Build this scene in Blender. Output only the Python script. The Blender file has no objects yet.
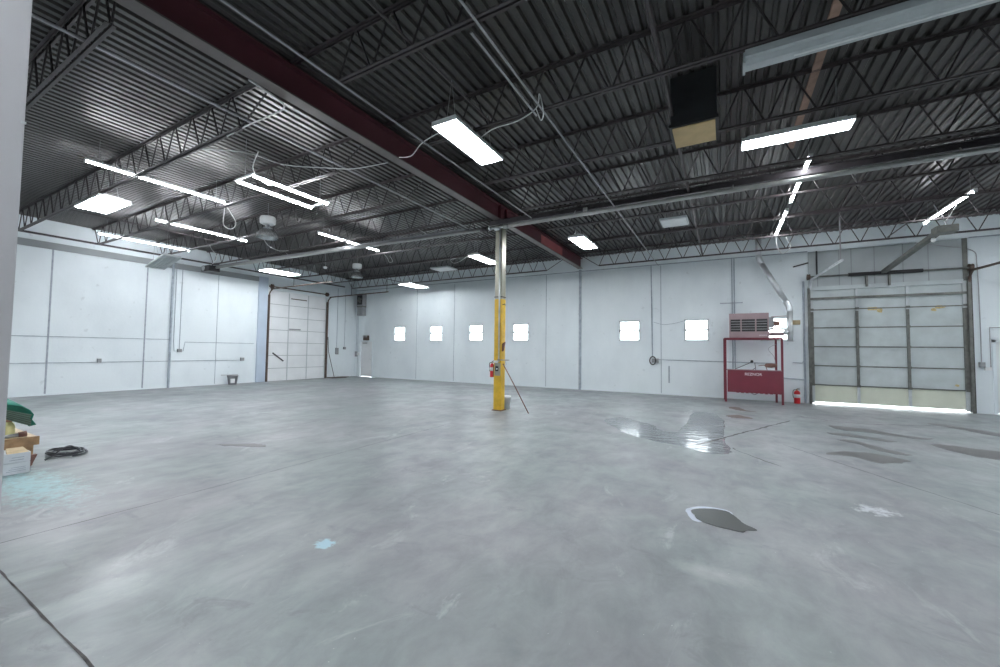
import bpy, math, random
from mathutils import Vector, Matrix
random.seed(7)
scene = bpy.context.scene
COL = scene.collection
PI = math.pi

# ------------------------------------------------------------------ materials
def new_mat(name):
    m = bpy.data.materials.new(name); m.use_nodes = True
    nt = m.node_tree
    return m, nt, nt.nodes['Principled BSDF']

def paint(name, col, rough=0.5, metal=0.0, var=0.12, scale=6.0, bump=0.0, bscale=60.0, spec=0.5):
    m, nt, b = new_mat(name)
    b.inputs['Roughness'].default_value = rough
    b.inputs['Metallic'].default_value = metal
    b.inputs['Specular IOR Level'].default_value = spec
    tc = nt.nodes.new('ShaderNodeTexCoord')
    n = nt.nodes.new('ShaderNodeTexNoise'); n.inputs['Scale'].default_value = scale
    n.inputs['Detail'].default_value = 4
    nt.links.new(tc.outputs['Object'], n.inputs['Vector'])
    mr = nt.nodes.new('ShaderNodeMapRange')
    mr.inputs['From Min'].default_value = 0.3; mr.inputs['From Max'].default_value = 0.7
    mr.inputs['To Min'].default_value = 1 - var; mr.inputs['To Max'].default_value = 1 + var
    nt.links.new(n.outputs['Fac'], mr.inputs['Value'])
    vm = nt.nodes.new('ShaderNodeVectorMath'); vm.operation = 'SCALE'
    vm.inputs[0].default_value = col[:3]
    nt.links.new(mr.outputs['Result'], vm.inputs['Scale'])
    nt.links.new(vm.outputs['Vector'], b.inputs['Base Color'])
    if bump > 0:
        n2 = nt.nodes.new('ShaderNodeTexNoise'); n2.inputs['Scale'].default_value = bscale
        nt.links.new(tc.outputs['Object'], n2.inputs['Vector'])
        bp = nt.nodes.new('ShaderNodeBump'); bp.inputs['Strength'].default_value = bump
        bp.inputs['Distance'].default_value = 0.01
        nt.links.new(n2.outputs['Fac'], bp.inputs['Height'])
        nt.links.new(bp.outputs['Normal'], b.inputs['Normal'])
    return m

def emit(name, col, strength):
    m, nt, b = new_mat(name)
    b.inputs['Base Color'].default_value = (0.9, 0.9, 0.9, 1)
    b.inputs['Emission Color'].default_value = (*col, 1)
    b.inputs['Emission Strength'].default_value = strength
    return m

def wall_material(name, base, dark):
    m, nt, b = new_mat(name)
    b.inputs['Roughness'].default_value = 0.55
    tc = nt.nodes.new('ShaderNodeTexCoord')
    n1 = nt.nodes.new('ShaderNodeTexNoise'); n1.inputs['Scale'].default_value = 0.55; n1.inputs['Detail'].default_value = 7
    n1.inputs['Roughness'].default_value = 0.62
    mp = nt.nodes.new('ShaderNodeMapping'); mp.inputs['Scale'].default_value = (1, 1, 0.6)
    nt.links.new(tc.outputs['Object'], mp.inputs['Vector']); nt.links.new(mp.outputs['Vector'], n1.inputs['Vector'])
    cr = nt.nodes.new('ShaderNodeValToRGB')
    cr.color_ramp.elements[0].position = 0.32; cr.color_ramp.elements[0].color = (*dark, 1)
    cr.color_ramp.elements[1].position = 0.58; cr.color_ramp.elements[1].color = (*base, 1)
    nt.links.new(n1.outputs['Fac'], cr.inputs['Fac'])
    # small chips and scuffs
    n2 = nt.nodes.new('ShaderNodeTexNoise'); n2.inputs['Scale'].default_value = 5.0; n2.inputs['Detail'].default_value = 6
    nt.links.new(tc.outputs['Object'], n2.inputs['Vector'])
    c2 = nt.nodes.new('ShaderNodeValToRGB')
    c2.color_ramp.elements[0].position = 0.24; c2.color_ramp.elements[0].color = (0.86, 0.86, 0.86, 1)
    c2.color_ramp.elements[1].position = 0.33; c2.color_ramp.elements[1].color = (1, 1, 1, 1)
    nt.links.new(n2.outputs['Fac'], c2.inputs['Fac'])
    mx = nt.nodes.new('ShaderNodeMix'); mx.data_type = 'RGBA'; mx.blend_type = 'MULTIPLY'
    mx.inputs['Factor'].default_value = 1.0
    nt.links.new(cr.outputs['Color'], mx.inputs['A']); nt.links.new(c2.outputs['Color'], mx.inputs['B'])
    nt.links.new(mx.outputs['Result'], b.inputs['Base Color'])
    bp = nt.nodes.new('ShaderNodeBump'); bp.inputs['Strength'].default_value = 0.25; bp.inputs['Distance'].default_value = 0.01
    n3 = nt.nodes.new('ShaderNodeTexNoise'); n3.inputs['Scale'].default_value = 18; n3.inputs['Detail'].default_value = 5
    nt.links.new(tc.outputs['Object'], n3.inputs['Vector'])
    nt.links.new(n3.outputs['Fac'], bp.inputs['Height']); nt.links.new(bp.outputs['Normal'], b.inputs['Normal'])
    return m

def floor_material():
    m, nt, b = new_mat('concrete_floor')
    L = nt.links.new
    tc = nt.nodes.new('ShaderNodeNewGeometry')
    def noise(scale, detail=5, rough=0.55, sc=(1, 1, 1), dist=0.0):
        mp = nt.nodes.new('ShaderNodeMapping'); mp.inputs['Scale'].default_value = sc
        n = nt.nodes.new('ShaderNodeTexNoise'); n.inputs['Scale'].default_value = scale
        n.inputs['Detail'].default_value = detail; n.inputs['Roughness'].default_value = rough
        n.inputs['Distortion'].default_value = dist
        L(tc.outputs['Position'], mp.inputs['Vector']); L(mp.outputs['Vector'], n.inputs['Vector'])
        return n.outputs['Fac']
    def ramp(fac, p0, c0, p1, c1):
        r = nt.nodes.new('ShaderNodeValToRGB')
        r.color_ramp.elements[0].position = p0; r.color_ramp.elements[0].color = (*c0, 1)
        r.color_ramp.elements[1].position = p1; r.color_ramp.elements[1].color = (*c1, 1)
        L(fac, r.inputs['Fac']); return r.outputs['Color']
    def mix(a, bb, fac, mode='MIX'):
        x = nt.nodes.new('ShaderNodeMix'); x.data_type = 'RGBA'; x.blend_type = mode
        if isinstance(fac, float): x.inputs['Factor'].default_value = fac
        else: L(fac, x.inputs['Factor'])
        for s, v in (('A', a), ('B', bb)):
            if isinstance(v, tuple): x.inputs[s].default_value = (*v, 1)
            else: L(v, x.inputs[s])
        return x.outputs['Result']
    base = ramp(noise(0.35, 8, 0.6), 0.3, (0.220, 0.240, 0.246), 0.68, (0.325, 0.348, 0.350))
    tint = ramp(noise(0.5, 3, 0.5), 0.4, (1.0, 0.96, 0.985), 0.6, (0.96, 1.0, 0.985))
    c = mix(base, tint, 1.0, 'MULTIPLY')
    mott = ramp(noise(3.5, 9, 0.65, (1, 0.6, 1), 0.4), 0.33, (0.78, 0.80, 0.81), 0.66, (1.13, 1.13, 1.13))
    c = mix(c, mott, 1.0, 'MULTIPLY')
    # pale worn scuffs
    wm = ramp(noise(1.6, 10, 0.7, (1.0, 0.5, 1), 1.0), 0.60, (0, 0, 0), 0.70, (0.5, 0.5, 0.5))
    c = mix(c, (0.52, 0.55, 0.56), wm)
    dk = ramp(noise(2.3, 10, 0.7, (0.6, 1.0, 1), 1.5), 0.33, (0.45, 0.45, 0.45), 0.42, (0, 0, 0))
    c = mix(c, (0.17, 0.185, 0.195), dk)
    # small specks
    sp = ramp(noise(38, 2, 0.5), 0.76, (0, 0, 0), 0.79, (0.6, 0.6, 0.6))
    c = mix(c, (0.72, 0.75, 0.76), sp)
    # spilled turquoise chalk dust near the pallet
    def blob(cx, cy, rx, ry, nscale, lo, hi):
        mp = nt.nodes.new('ShaderNodeMapping'); mp.vector_type = 'POINT'
        mp.inputs['Location'].default_value = (-cx / rx, -cy / ry, 0); mp.inputs['Scale'].default_value = (1 / rx, 1 / ry, 0)
        L(tc.outputs['Position'], mp.inputs['Vector'])
        ln = nt.nodes.new('ShaderNodeVectorMath'); ln.operation = 'LENGTH'; L(mp.outputs['Vector'], ln.inputs[0])
        nn = noise(nscale, 8, 0.75)
        s = nt.nodes.new('ShaderNodeMath'); s.operation = 'SUBTRACT'; s.inputs[0].default_value = 1.25
        L(ln.outputs['Value'], s.inputs[1])
        mu = nt.nodes.new('ShaderNodeMath'); mu.operation = 'MULTIPLY'; L(s.outputs[0], mu.inputs[0]); L(nn, mu.inputs[1]); mu.use_clamp = True
        return ramp(mu.outputs[0], lo, (0, 0, 0), hi, (0.75, 0.75, 0.75))
    c = mix(c, (0.33, 0.58, 0.60), blob(-6.9, 1.48, 2.6, 0.75, 11.0, 0.38, 0.60))
    c = mix(c, (0.45, 0.72, 0.80), blob(-2.87, 2.25, 0.20, 0.16, 14.0, 0.38, 0.46))
    c = mix(c, (0.70, 0.74, 0.76), blob(1.36, 5.56, 0.5, 0.45, 9.0, 0.45, 0.56))
    c = mix(c, (0.52, 0.54, 0.54), blob(-0.04, 3.38, 0.55, 0.22, 2.0, 0.32, 0.8))
    L(c, b.inputs['Base Color'])
    rr = nt.nodes.new('ShaderNodeMapRange'); rr.inputs['From Min'].default_value = 0.35; rr.inputs['From Max'].default_value = 0.65
    rr.inputs['To Min'].default_value = 0.36; rr.inputs['To Max'].default_value = 0.56
    L(noise(1.1, 6, 0.6), rr.inputs['Value']); L(rr.outputs['Result'], b.inputs['Roughness'])
    b.inputs['Specular IOR Level'].default_value = 0.5
    bp = nt.nodes.new('ShaderNodeBump'); bp.inputs['Strength'].default_value = 0.12; bp.inputs['Distance'].default_value = 0.01
    L(noise(9, 8, 0.6), bp.inputs['Height']); L(bp.outputs['Normal'], b.inputs['Normal'])
    return m

def wet_material(name, col, rough, bump, scale, stretch=(1, 1, 1)):
    m, nt, b = new_mat(name)
    b.inputs['Base Color'].default_value = (*col, 1); b.inputs['Roughness'].default_value = rough
    b.inputs['Specular IOR Level'].default_value = 0.6
    tc = nt.nodes.new('ShaderNodeTexCoord'); mp = nt.nodes.new('ShaderNodeMapping'); mp.inputs['Scale'].default_value = stretch
    n = nt.nodes.new('ShaderNodeTexNoise'); n.inputs['Scale'].default_value = scale; n.inputs['Detail'].default_value = 4
    nt.links.new(tc.outputs['Object'], mp.inputs['Vector']); nt.links.new(mp.outputs['Vector'], n.inputs['Vector'])
    bp = nt.nodes.new('ShaderNodeBump'); bp.inputs['Strength'].default_value = bump; bp.inputs['Distance'].default_value = 0.01
    nt.links.new(n.outputs['Fac'], bp.inputs['Height']); nt.links.new(bp.outputs['Normal'], b.inputs['Normal'])
    return m

def glass_material():
    m = bpy.data.materials.new('window_glass'); m.use_nodes = True
    nt = m.node_tree; nt.nodes.clear()
    o = nt.nodes.new('ShaderNodeOutputMaterial'); t = nt.nodes.new('ShaderNodeBsdfTransparent'); g = nt.nodes.new('ShaderNodeBsdfGlossy')
    t.inputs['Color'].default_value = (0.95, 0.97, 0.97, 1); g.inputs['Roughness'].default_value = 0.05
    x = nt.nodes.new('ShaderNodeMixShader'); x.inputs['Fac'].default_value = 0.08
    nt.links.new(t.outputs[0], x.inputs[1]); nt.links.new(g.outputs[0], x.inputs[2]); nt.links.new(x.outputs[0], o.inputs['Surface'])
    return m

M = dict(
    wall=wall_material('painted_wall', (0.81, 0.875, 0.900), (0.72, 0.785, 0.815)),
    wallfg=paint('pale_column_paint', (0.50, 0.50, 0.52), 0.6, var=0.05, scale=1.5, bump=0.2, bscale=30),
    trimshade=paint('grey_seam_and_shade', (0.30, 0.325, 0.335), 0.7, var=0.1, scale=1.0),
    trimblue=paint('blue_grey_paint', (0.50, 0.58, 0.68), 0.7, var=0.08, scale=1.0),
    joint=paint('joint_sealant', (0.36, 0.41, 0.46), 0.8, var=0.2),
    floor=floor_material(),
    crack=paint('crack_dark', (0.10, 0.095, 0.095), 0.9, var=0.3, scale=10),
    deck=paint('roof_deck_steel', (0.056, 0.053, 0.050), 0.34, metal=0.28, var=0.18, scale=0.8),
    roof=paint('roof_board', (0.05, 0.05, 0.05), 0.9),
    joist=paint('joist_primer', (0.066, 0.055, 0.057), 0.45, metal=0.2, var=0.2, scale=3),
    web=paint('joist_web_primer', (0.030, 0.025, 0.027), 0.5, metal=0.2, var=0.2, scale=3),
    red=paint('red_oxide_beam', (0.080, 0.019, 0.026), 0.45, var=0.15, scale=1.2),
    redflange=paint('beam_flange_lit_grey', (0.13, 0.112, 0.105), 0.5, var=0.15, scale=2),
    redlit=paint('splice_red_lit', (0.34, 0.10, 0.10), 0.5, var=0.12, scale=2),
    darksteel=paint('dark_steel', (0.055, 0.050, 0.055), 0.45, metal=0.3, var=0.2),
    pipe=paint('galvanised_pipe', (0.38, 0.39, 0.38), 0.38, metal=0.5, var=0.1, scale=4),
    conduit=paint('conduit_steel', (0.36, 0.36, 0.37), 0.4, metal=0.5, var=0.1),
    galv=paint('bright_galvanised', (0.66, 0.69, 0.71), 0.28, metal=0.6, var=0.15, scale=5),
    chrome=paint('polished_reflector', (0.52, 0.54, 0.55), 0.24, metal=0.75, var=0.03),
    white=paint('white_enamel', (0.78, 0.80, 0.80), 0.4, var=0.04),
    offwhite=paint('lamp_housing_grey', (0.52, 0.56, 0.57), 0.4, var=0.06),
    cable=paint('white_cable', (0.62, 0.63, 0.62), 0.5, var=0.05),
    yellow=paint('safety_yellow', (0.70, 0.44, 0.035), 0.42, var=0.16, scale=5, bump=0.1),
    colgrey=paint('column_galv', (0.34, 0.33, 0.27), 0.35, metal=0.4, var=0.15, scale=3),
    standred=paint('stand_red', (0.16, 0.022, 0.038), 0.38, var=0.1, scale=3),
    standmauve=paint('heater_mauve', (0.30, 0.22, 0.235), 0.42, var=0.08, scale=4),
    black=paint('black_paint', (0.02, 0.02, 0.022), 0.45, var=0.15),
    blackbox=paint('black_duct', (0.016, 0.018, 0.020), 0.55, var=0.15),
    tan=paint('tan_board', (0.62, 0.46, 0.24), 0.7, var=0.1, scale=5),
    plank=paint('timber_plank', (0.33, 0.21, 0.16), 0.7, var=0.2, scale=8),
    wood=paint('raw_wood', (0.34, 0.21, 0.11), 0.7, var=0.25, scale=12),
    lightwood=paint('pale_wood', (0.66, 0.52, 0.33), 0.7, var=0.15, scale=12),
    exred=paint('extinguisher_red', (0.62, 0.02, 0.03), 0.3, var=0.05),
    rust=paint('rusty_stick', (0.20, 0.10, 0.08), 0.6, var=0.25, scale=20),
    greypl=paint('grey_plastic', (0.30, 0.31, 0.32), 0.5, var=0.1),
    bucket=paint('white_plastic', (0.88, 0.90, 0.92), 0.4, var=0.03),
    slat=paint('door_slat_paint', (0.50, 0.555, 0.56), 0.5, var=0.10, scale=2.5, bump=0.1, bscale=12),
    slatbottom=paint('door_bottom_paint', (0.62, 0.65, 0.54), 0.5, var=0.06, scale=2),
    slatwhite=paint('white_door_paint', (0.80, 0.82, 0.83), 0.5, var=0.05, scale=1.5),
    rail=paint('door_rail_steel', (0.16, 0.165, 0.15), 0.45, metal=0.4, var=0.25, scale=8),
    railbrown=paint('rusted_track', (0.10, 0.070, 0.055), 0.5, metal=0.3, var=0.3, scale=6),
    foam=paint('exposed_foam', (0.55, 0.44, 0.22), 0.9, var=0.2, scale=30),
    plywood=paint('painted_plywood', (0.42, 0.46, 0.47), 0.7, var=0.10, scale=1.5),
    cardboard=paint('white_carton', (0.70, 0.73, 0.76), 0.6, var=0.08, scale=8),
    print_=paint('carton_print', (0.30, 0.34, 0.40), 0.6, var=0.1),
    green=paint('green_cloth', (0.02, 0.20, 0.14), 0.7, var=0.2, scale=8),
    greenin=paint('striped_cloth_inside', (0.12, 0.19, 0.14), 0.8, var=0.2, scale=8),
    yellowsoft=paint('yellow_jug', (0.80, 0.74, 0.36), 0.4, var=0.1, scale=10),
    skinbrown=paint('orange_cap', (0.62, 0.33, 0.22), 0.5, var=0.1),
    hose=paint('hose_rubber', (0.05, 0.055, 0.065), 0.4, var=0.2),
    puddle=wet_material('puddle_water', (0.10, 0.105, 0.10), 0.16, 0.04, 4),
    wet=wet_material('wet_concrete', (0.19, 0.21, 0.225), 0.10, 0.9, 4.0, (0.6, 2.0, 1)),
    damp=wet_material('damp_concrete', (0.125, 0.125, 0.122), 0.38, 0.1, 8),
    rustspot=paint('rust_stain', (0.12, 0.075, 0.06), 0.5, var=0.3, scale=6),
    rim=paint('painted_rim_glint', (0.56, 0.61, 0.70), 0.3, var=0.1, scale=8),
    glass=glass_material(),
    lettering=paint('white_lettering', (0.82, 0.78, 0.80), 0.5, var=0.02),
    brass=paint('cap_brown', (0.42, 0.34, 0.20), 0.5, var=0.15),
    tube=emit('lit_tube', (0.93, 0.96, 1.0), 36.0),
    strip=emit('lit_led', (0.93, 0.95, 1.0), 30.0),
    dim=emit('dim_panel', (0.95, 0.97, 1.0), 0.9),
    outside=paint('outside_ground', (0.75, 0.75, 0.74), 0.9, var=0.05),
    concrete=paint('outside_concrete', (0.5, 0.5, 0.5), 0.9, var=0.05),
)

# ------------------------------------------------------------------ mesh builder
class MB:
    def __init__(s): s.v = []; s.f = []
    def quadbox(s, pts):
        b = len(s.v); s.v += [Vector(p) for p in pts]
        s.f += [tuple(b + i for i in q) for q in ((0, 3, 2, 1), (4, 5, 6, 7), (0, 1, 5, 4), (1, 2, 6, 5), (2, 3, 7, 6), (3, 0, 4, 7))]
        return s
    def box(s, x0, x1, y0, y1, z0, z1):
        return s.quadbox([(x0, y0, z0), (x1, y0, z0), (x1, y1, z0), (x0, y1, z0), (x0, y0, z1), (x1, y0, z1), (x1, y1, z1), (x0, y1, z1)])
    def cbox(s, c, sz):
        return s.box(c[0] - sz[0] / 2, c[0] + sz[0] / 2, c[1] - sz[1] / 2, c[1] + sz[1] / 2, c[2] - sz[2] / 2, c[2] + sz[2] / 2)
    def bar(s, p, q, w, h, up=(0, 0, 1)):
        p, q = Vector(p), Vector(q); d = (q - p).normalized(); u = Vector(up)
        if abs(d.dot(u)) > 0.98: u = Vector((0, 1, 0))
        sd = d.cross(u).normalized(); u = sd.cross(d).normalized()
        a, b = sd * w / 2, u * h / 2
        return s.quadbox([p - a - b, p + a - b, q + a - b, q - a - b, p - a + b, p + a + b, q + a + b, q - a + b])
    def tube(s, pts, r, n=8, cap=True):
        pts = [Vector(p) for p in pts]; rs = r if isinstance(r, (list, tuple)) else [r] * len(pts)
        base = len(s.v); prev = None
        for i, p in enumerate(pts):
            d = (pts[min(i + 1, len(pts) - 1)] - pts[max(i - 1, 0)])
            d = d.normalized() if d.length > 1e-9 else Vector((0, 0, 1))
            if prev is None:
                u = Vector((0, 0, 1)) if abs(d.z) < 0.9 else Vector((0, 1, 0))
            else: u = prev
            sd = d.cross(u)
            sd = sd.normalized() if sd.length > 1e-6 else d.orthogonal().normalized()
            u = sd.cross(d).normalized(); prev = u
            for k in range(n):
                a = 2 * PI * k / n
                s.v.append(p + (sd * math.cos(a) + u * math.sin(a)) * rs[i])
        for i in range(len(pts) - 1):
            for k in range(n):
                a = base + i * n + k; b = base + i * n + (k + 1) % n
                s.f.append((a, b, b + n, a + n))
        if cap:
            s.f.append(tuple(base + k for k in range(n))[::-1])
            e = base + (len(pts) - 1) * n; s.f.append(tuple(e + k for k in range(n)))
        return s
    def lathe(s, prof, c, n=24, axis='z', close=True):
        base = len(s.v)
        for r, h in prof:
            for k in range(n):
                a = 2 * PI * k / n; x, y = r * math.cos(a), r * math.sin(a)
                s.v.append(Vector(c) + (Vector((x, y, h)) if axis == 'z' else Vector((h, x, y)) if axis == 'x' else Vector((x, h, y))))
        for i in range(len(prof) - 1):
            for k in range(n):
                a = base + i * n + k; b = base + i * n + (k + 1) % n
                s.f.append((a, b, b + n, a + n))
        if close:
            s.f.append(tuple(base + k for k in range(n))[::-1])
            e = base + (len(prof) - 1) * n; s.f.append(tuple(e + k for k in range(n)))
        return s
    def poly(s, pts, z0, z1):      # vertical prism from an xy outline
        b = len(s.v); n = len(pts)
        s.v += [Vector((x, y, z0)) for x, y in pts] + [Vector((x, y, z1)) for x, y in pts]
        s.f.append(tuple(b + i for i in range(n))[::-1]); s.f.append(tuple(b + n + i for i in range(n)))
        for i in range(n):
            j = (i + 1) % n; s.f.append((b + i, b + j, b + n + j, b + n + i))
        return s
    def build(s, name, mat, parent=None, smooth=False, bevel=0.0):
        org = Vector((0, 0, 0))
        p = parent
        while p is not None: org += p.location; p = p.parent
        me = bpy.data.meshes.new(name)
        if parent is None and s.v:
            xs = [v.x for v in s.v]; ys = [v.y for v in s.v]; zs = [v.z for v in s.v]
            loc = Vector(((min(xs) + max(xs)) / 2, (min(ys) + max(ys)) / 2, min(zs)))
        else: loc = Vector((0, 0, 0))
        me.from_pydata([v - org - loc for v in s.v], [], s.f)
        import bmesh
        bm = bmesh.new(); bm.from_mesh(me); bmesh.ops.recalc_face_normals(bm, faces=bm.faces)
        if bevel > 0:
            bmesh.ops.bevel(bm, geom=list(bm.edges), offset=bevel, segments=2, affect='EDGES', profile=0.7)
        bm.to_mesh(me); bm.free()
        if smooth:
            for p_ in me.polygons: p_.use_smooth = len(p_.vertices) <= 4
        me.materials.append(M[mat] if isinstance(mat, str) else mat)
        o = bpy.data.objects.new(name, me); COL.objects.link(o)
        if parent is not None: o.parent = parent
        else: o.location = loc
        return o

def B(): return MB()
def tag(o, label, cat, group=None):
    o['label'] = label; o['category'] = cat
    if group: o['group'] = group
    return o
def thing(name, label, cat, loc=(0, 0, 0), group=None):
    o = bpy.data.objects.new(name, None); o.empty_display_size = 0.1; COL.objects.link(o); o.location = loc
    return tag(o, label, cat, group)
def structure(o): o['kind'] = 'structure'; return o
def struct_empty(name, loc):
    o = bpy.data.objects.new(name, None); COL.objects.link(o); o.location = loc; o['kind'] = 'structure'; return o
def dup(root, loc, label, rotz=None):
    r = root.copy(); COL.objects.link(r); r.location = loc; r['label'] = label
    if rotz is not None: r.rotation_euler = (0, 0, rotz)
    for ch in list(root.children):
        c = ch.copy(); COL.objects.link(c); c.parent = r
        for g in list(ch.children):
            d = g.copy(); COL.objects.link(d); d.parent = c
    return r
def smooth_path(pts, n=8):
    pts = [Vector(p) for p in pts]; out = []
    for i in range(len(pts) - 1):
        p0 = pts[max(i - 1, 0)]; p1 = pts[i]; p2 = pts[i + 1]; p3 = pts[min(i + 2, len(pts) - 1)]
        for k in range(n):
            t = k / n
            out.append(0.5 * ((2 * p1) + (-p0 + p2) * t + (2 * p0 - 5 * p1 + 4 * p2 - p3) * t * t + (-p0 + 3 * p1 - 3 * p2 + p3) * t ** 3))
    out.append(pts[-1]); return out

# ------------------------------------------------------------------ main dimensions (metres)
XL, XR, YF, YN = -18.81, 9.0, 16.43, -4.0
ZD = 5.57                    # underside of roof deck
XB = -5.28                   # the red beam and the column
JY = [-1.9, -0.15, 1.56, 3.33, 5.08, 6.85, 8.56, 10.3, 12.05, 13.85, 15.6]

# ------------------------------------------------------------------ room shell
def wall_panel_y(name, y0, y1, x0, x1, z1, holes):     # wall lying along x with rectangular openings
    xs = sorted({x0, x1, *[h[0] for h in holes], *[h[1] for h in holes]})
    m = B()
    for a, b in zip(xs[:-1], xs[1:]):
        cuts = sorted([(h[2], h[3]) for h in holes if h[0] <= a + 1e-6 and h[1] >= b - 1e-6])
        z = 0.0
        for c, d in cuts:
            if c > z: m.box(a, b, y0, y1, z, c)
            z = d
        if z < z1: m.box(a, b, y0, y1, z, z1)
    return structure(m.build(name, 'wall'))
WINX = [-15.42, -12.93, -10.50, -8.09, -3.27, -0.87, 1.52]
holes = [(x - 0.41, x + 0.41, 2.03, 2.84) for x in WINX]
holes += [(-18.47, -17.37, 0.0, 2.08), (2.48, 6.08, 0.0, 3.72), (6.52, 7.45, 0.0, 2.06)]
wall_panel_y('wall_far', YF, YF + 0.24, XL - 0.24, XR + 0.24, 5.75, holes)
m = B()
m.box(XL - 0.24, XL, YN, 11.20, 0, 5.75).box(XL - 0.24, XL, 14.40, YF, 0, 5.75).box(XL - 0.24, XL, 11.20, 14.40, 4.36, 5.75)
structure(m.build('wall_left', 'wall'))
structure(B().box(XR, XR + 0.24, YN, YF, 0, 5.75).build('wall_right', 'wall'))
structure(B().box(XL - 0.24, XR + 0.24, YN - 0.24, YN, 0, 5.75).build('wall_near', 'wall'))
structure(B().box(XL - 0.24, XR + 0.24, YN - 0.24, YF + 0.24, -0.2, 0).build('floor', 'floor'))
structure(B().box(XL - 6, XR + 6, YF + 0.24, YF + 14, -0.25, -0.03).build('ground_outside', 'outside'))

# corrugated steel roof deck, ribs run towards the far wall
m = B(); P = 0.1524; x = XL; n = int((XR - XL) / P) + 1
prof = []
for i in range(n):
    x = XL + i * P
    prof += [(x, 0.038), (x + 0.040, 0.038), (x + 0.058, 0.0), (x + 0.134, 0.0)]
prof = [(min(px, XR), z) for px, z in prof] + [(XR, 0.042)]
b0 = len(m.v)
for px, z in prof: m.v += [Vector((px, YN, ZD + z)), Vector((px, YF, ZD + z))]
for i in range(len(prof) - 1): m.f.append((2 * i, 2 * i + 2, 2 * i + 3, 2 * i + 1))
deck = structure(m.build('ceiling', 'deck'))
structure(B().box(XL - 0.24, XR + 0.24, YN - 0.24, YF + 0.24, ZD + 0.18, ZD + 0.4).build('ceiling_roof', 'roof'))

# wall seams, ledges and a painted band of shade
tn = 0
def trim(mb, mat='joint'):
    global tn; tn += 1
    return structure(mb.build('trim_%d' % tn, mat))
for x, z0, z1 in [(-14.2, 0, 4.9), (-11.78, 0, 4.9), (-6.83, 0, 4.95), (-2.09, 0, 4.95), (-18.62, 0, 4.9)]:
    trim(B().box(x - 0.012, x + 0.012, YF - 0.006, YF, z0, z1))
trim(B().box(XB - 0.05, XB + 0.05, YF - 0.05, YF, 0, 5.05), 'joint')
for y in (4.18, 6.62):
    trim(B().box(XL, XL + 0.006, y - 0.022, y + 0.022, 0, 4.66))
trim(B().box(XL, XL + 0.006, 9.03, 9.05, 0, 4.66))
trim(B().box(XL, XL + 0.035, YN, 11.1, 4.66, 4.88), 'trimshade')  # grey strip is a band of shade put into the colour
trim(B().box(XL, XL + 0.10, YN, 15.5, 5.06, 5.11), 'darksteel')
trim(B().box(XL, 2.45, YF - 0.02, YF, 4.97, 5.0), 'joint')
trim(B().box(6.15, XR, YF - 0.02, YF, 4.97, 5.0), 'joint')
trim(B().box(XL, XL + 0.07, 10.72, 11.14, 0, 4.9), 'trimblue')       # pilaster beside the left overhead door
# baseboard paint ridge along the far wall
structure(B().box(-17.2, 2.3, YF - 0.02, YF, 0, 0.05).build('baseboard_far', 'wall'))
structure(B().box(XL, XL + 0.02, YN, 10.7, 0, 0.05).build('baseboard_left', 'wall'))

# windows
for i, x in enumerate(WINX):
    w = struct_empty('window_%d' % (i + 1), (x, YF + 0.1, 2.03))
    f = B(); a, b, z0, z1 = x - 0.41, x + 0.41, 2.03, 2.84
    f.box(a, a + 0.05, YF + 0.02, YF + 0.10, z0, z1).box(b - 0.05, b, YF + 0.02, YF + 0.10, z0, z1)
    f.box(a, b, YF + 0.02, YF + 0.10, z0, z0 + 0.05).box(a, b, YF + 0.02, YF + 0.10, z1 - 0.05, z1)
    f.box(a, b, YF + 0.02, YF + 0.09, 2.405, 2.475)
    f.build('window_frame', 'offwhite', w)
    B().box(a + 0.03, b - 0.03, YF + 0.055, YF + 0.061, z0 + 0.03, z1 - 0.03).build('pane', 'glass', w)
    B().box(a - 0.03, b + 0.03, YF - 0.03, YF + 0.02, z0 - 0.03, z0).build('window_sill', 'wall', w)

# ------------------------------------------------------------------ personnel doors
def man_door(name, x0, x1, ztop, hinge_x):
    d = struct_empty(name, ((x0 + x1) / 2, YF, 0))
    f = B()
    f.box(x0, x0 + 0.07, YF - 0.03, YF + 0.14, 0, ztop).box(x1 - 0.07, x1, YF - 0.03, YF + 0.14, 0, ztop).box(x0, x1, YF - 0.03, YF + 0.14, ztop - 0.07, ztop)
    f.build('door_frame', 'wall', d)
    leaf = B().box(x0 + 0.02, x1 - 0.02, YF + 0.07, YF + 0.11, 0.02, ztop - 0.01).build('door_leaf', 'slatwhite', d)
    cx = x0 + 0.16 if hinge_x > 0 else x1 - 0.16
    h = B().tube([(cx, YF + 0.07, 1.0), (cx, YF - 0.02, 1.0)], 0.02).tube([(cx, YF - 0.02, 1.0), (cx + 0.1 * hinge_x, YF - 0.02, 1.0)], 0.012)
    h.build('door_handle', 'galv', leaf, True)
    return d
dd = man_door('door_1', -18.47, -17.37, 2.08, -1)
c = B().box(-18.2, -17.9, YF - 0.03, YF + 0.04, 1.90, 1.95).bar((-17.95, YF, 1.93), (-17.75, YF - 0.10, 1.95), 0.02, 0.02)
c.build('door_closer', 'greypl', dd)
man_door('door_4', 6.52, 7.45, 2.06, -1)

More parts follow.
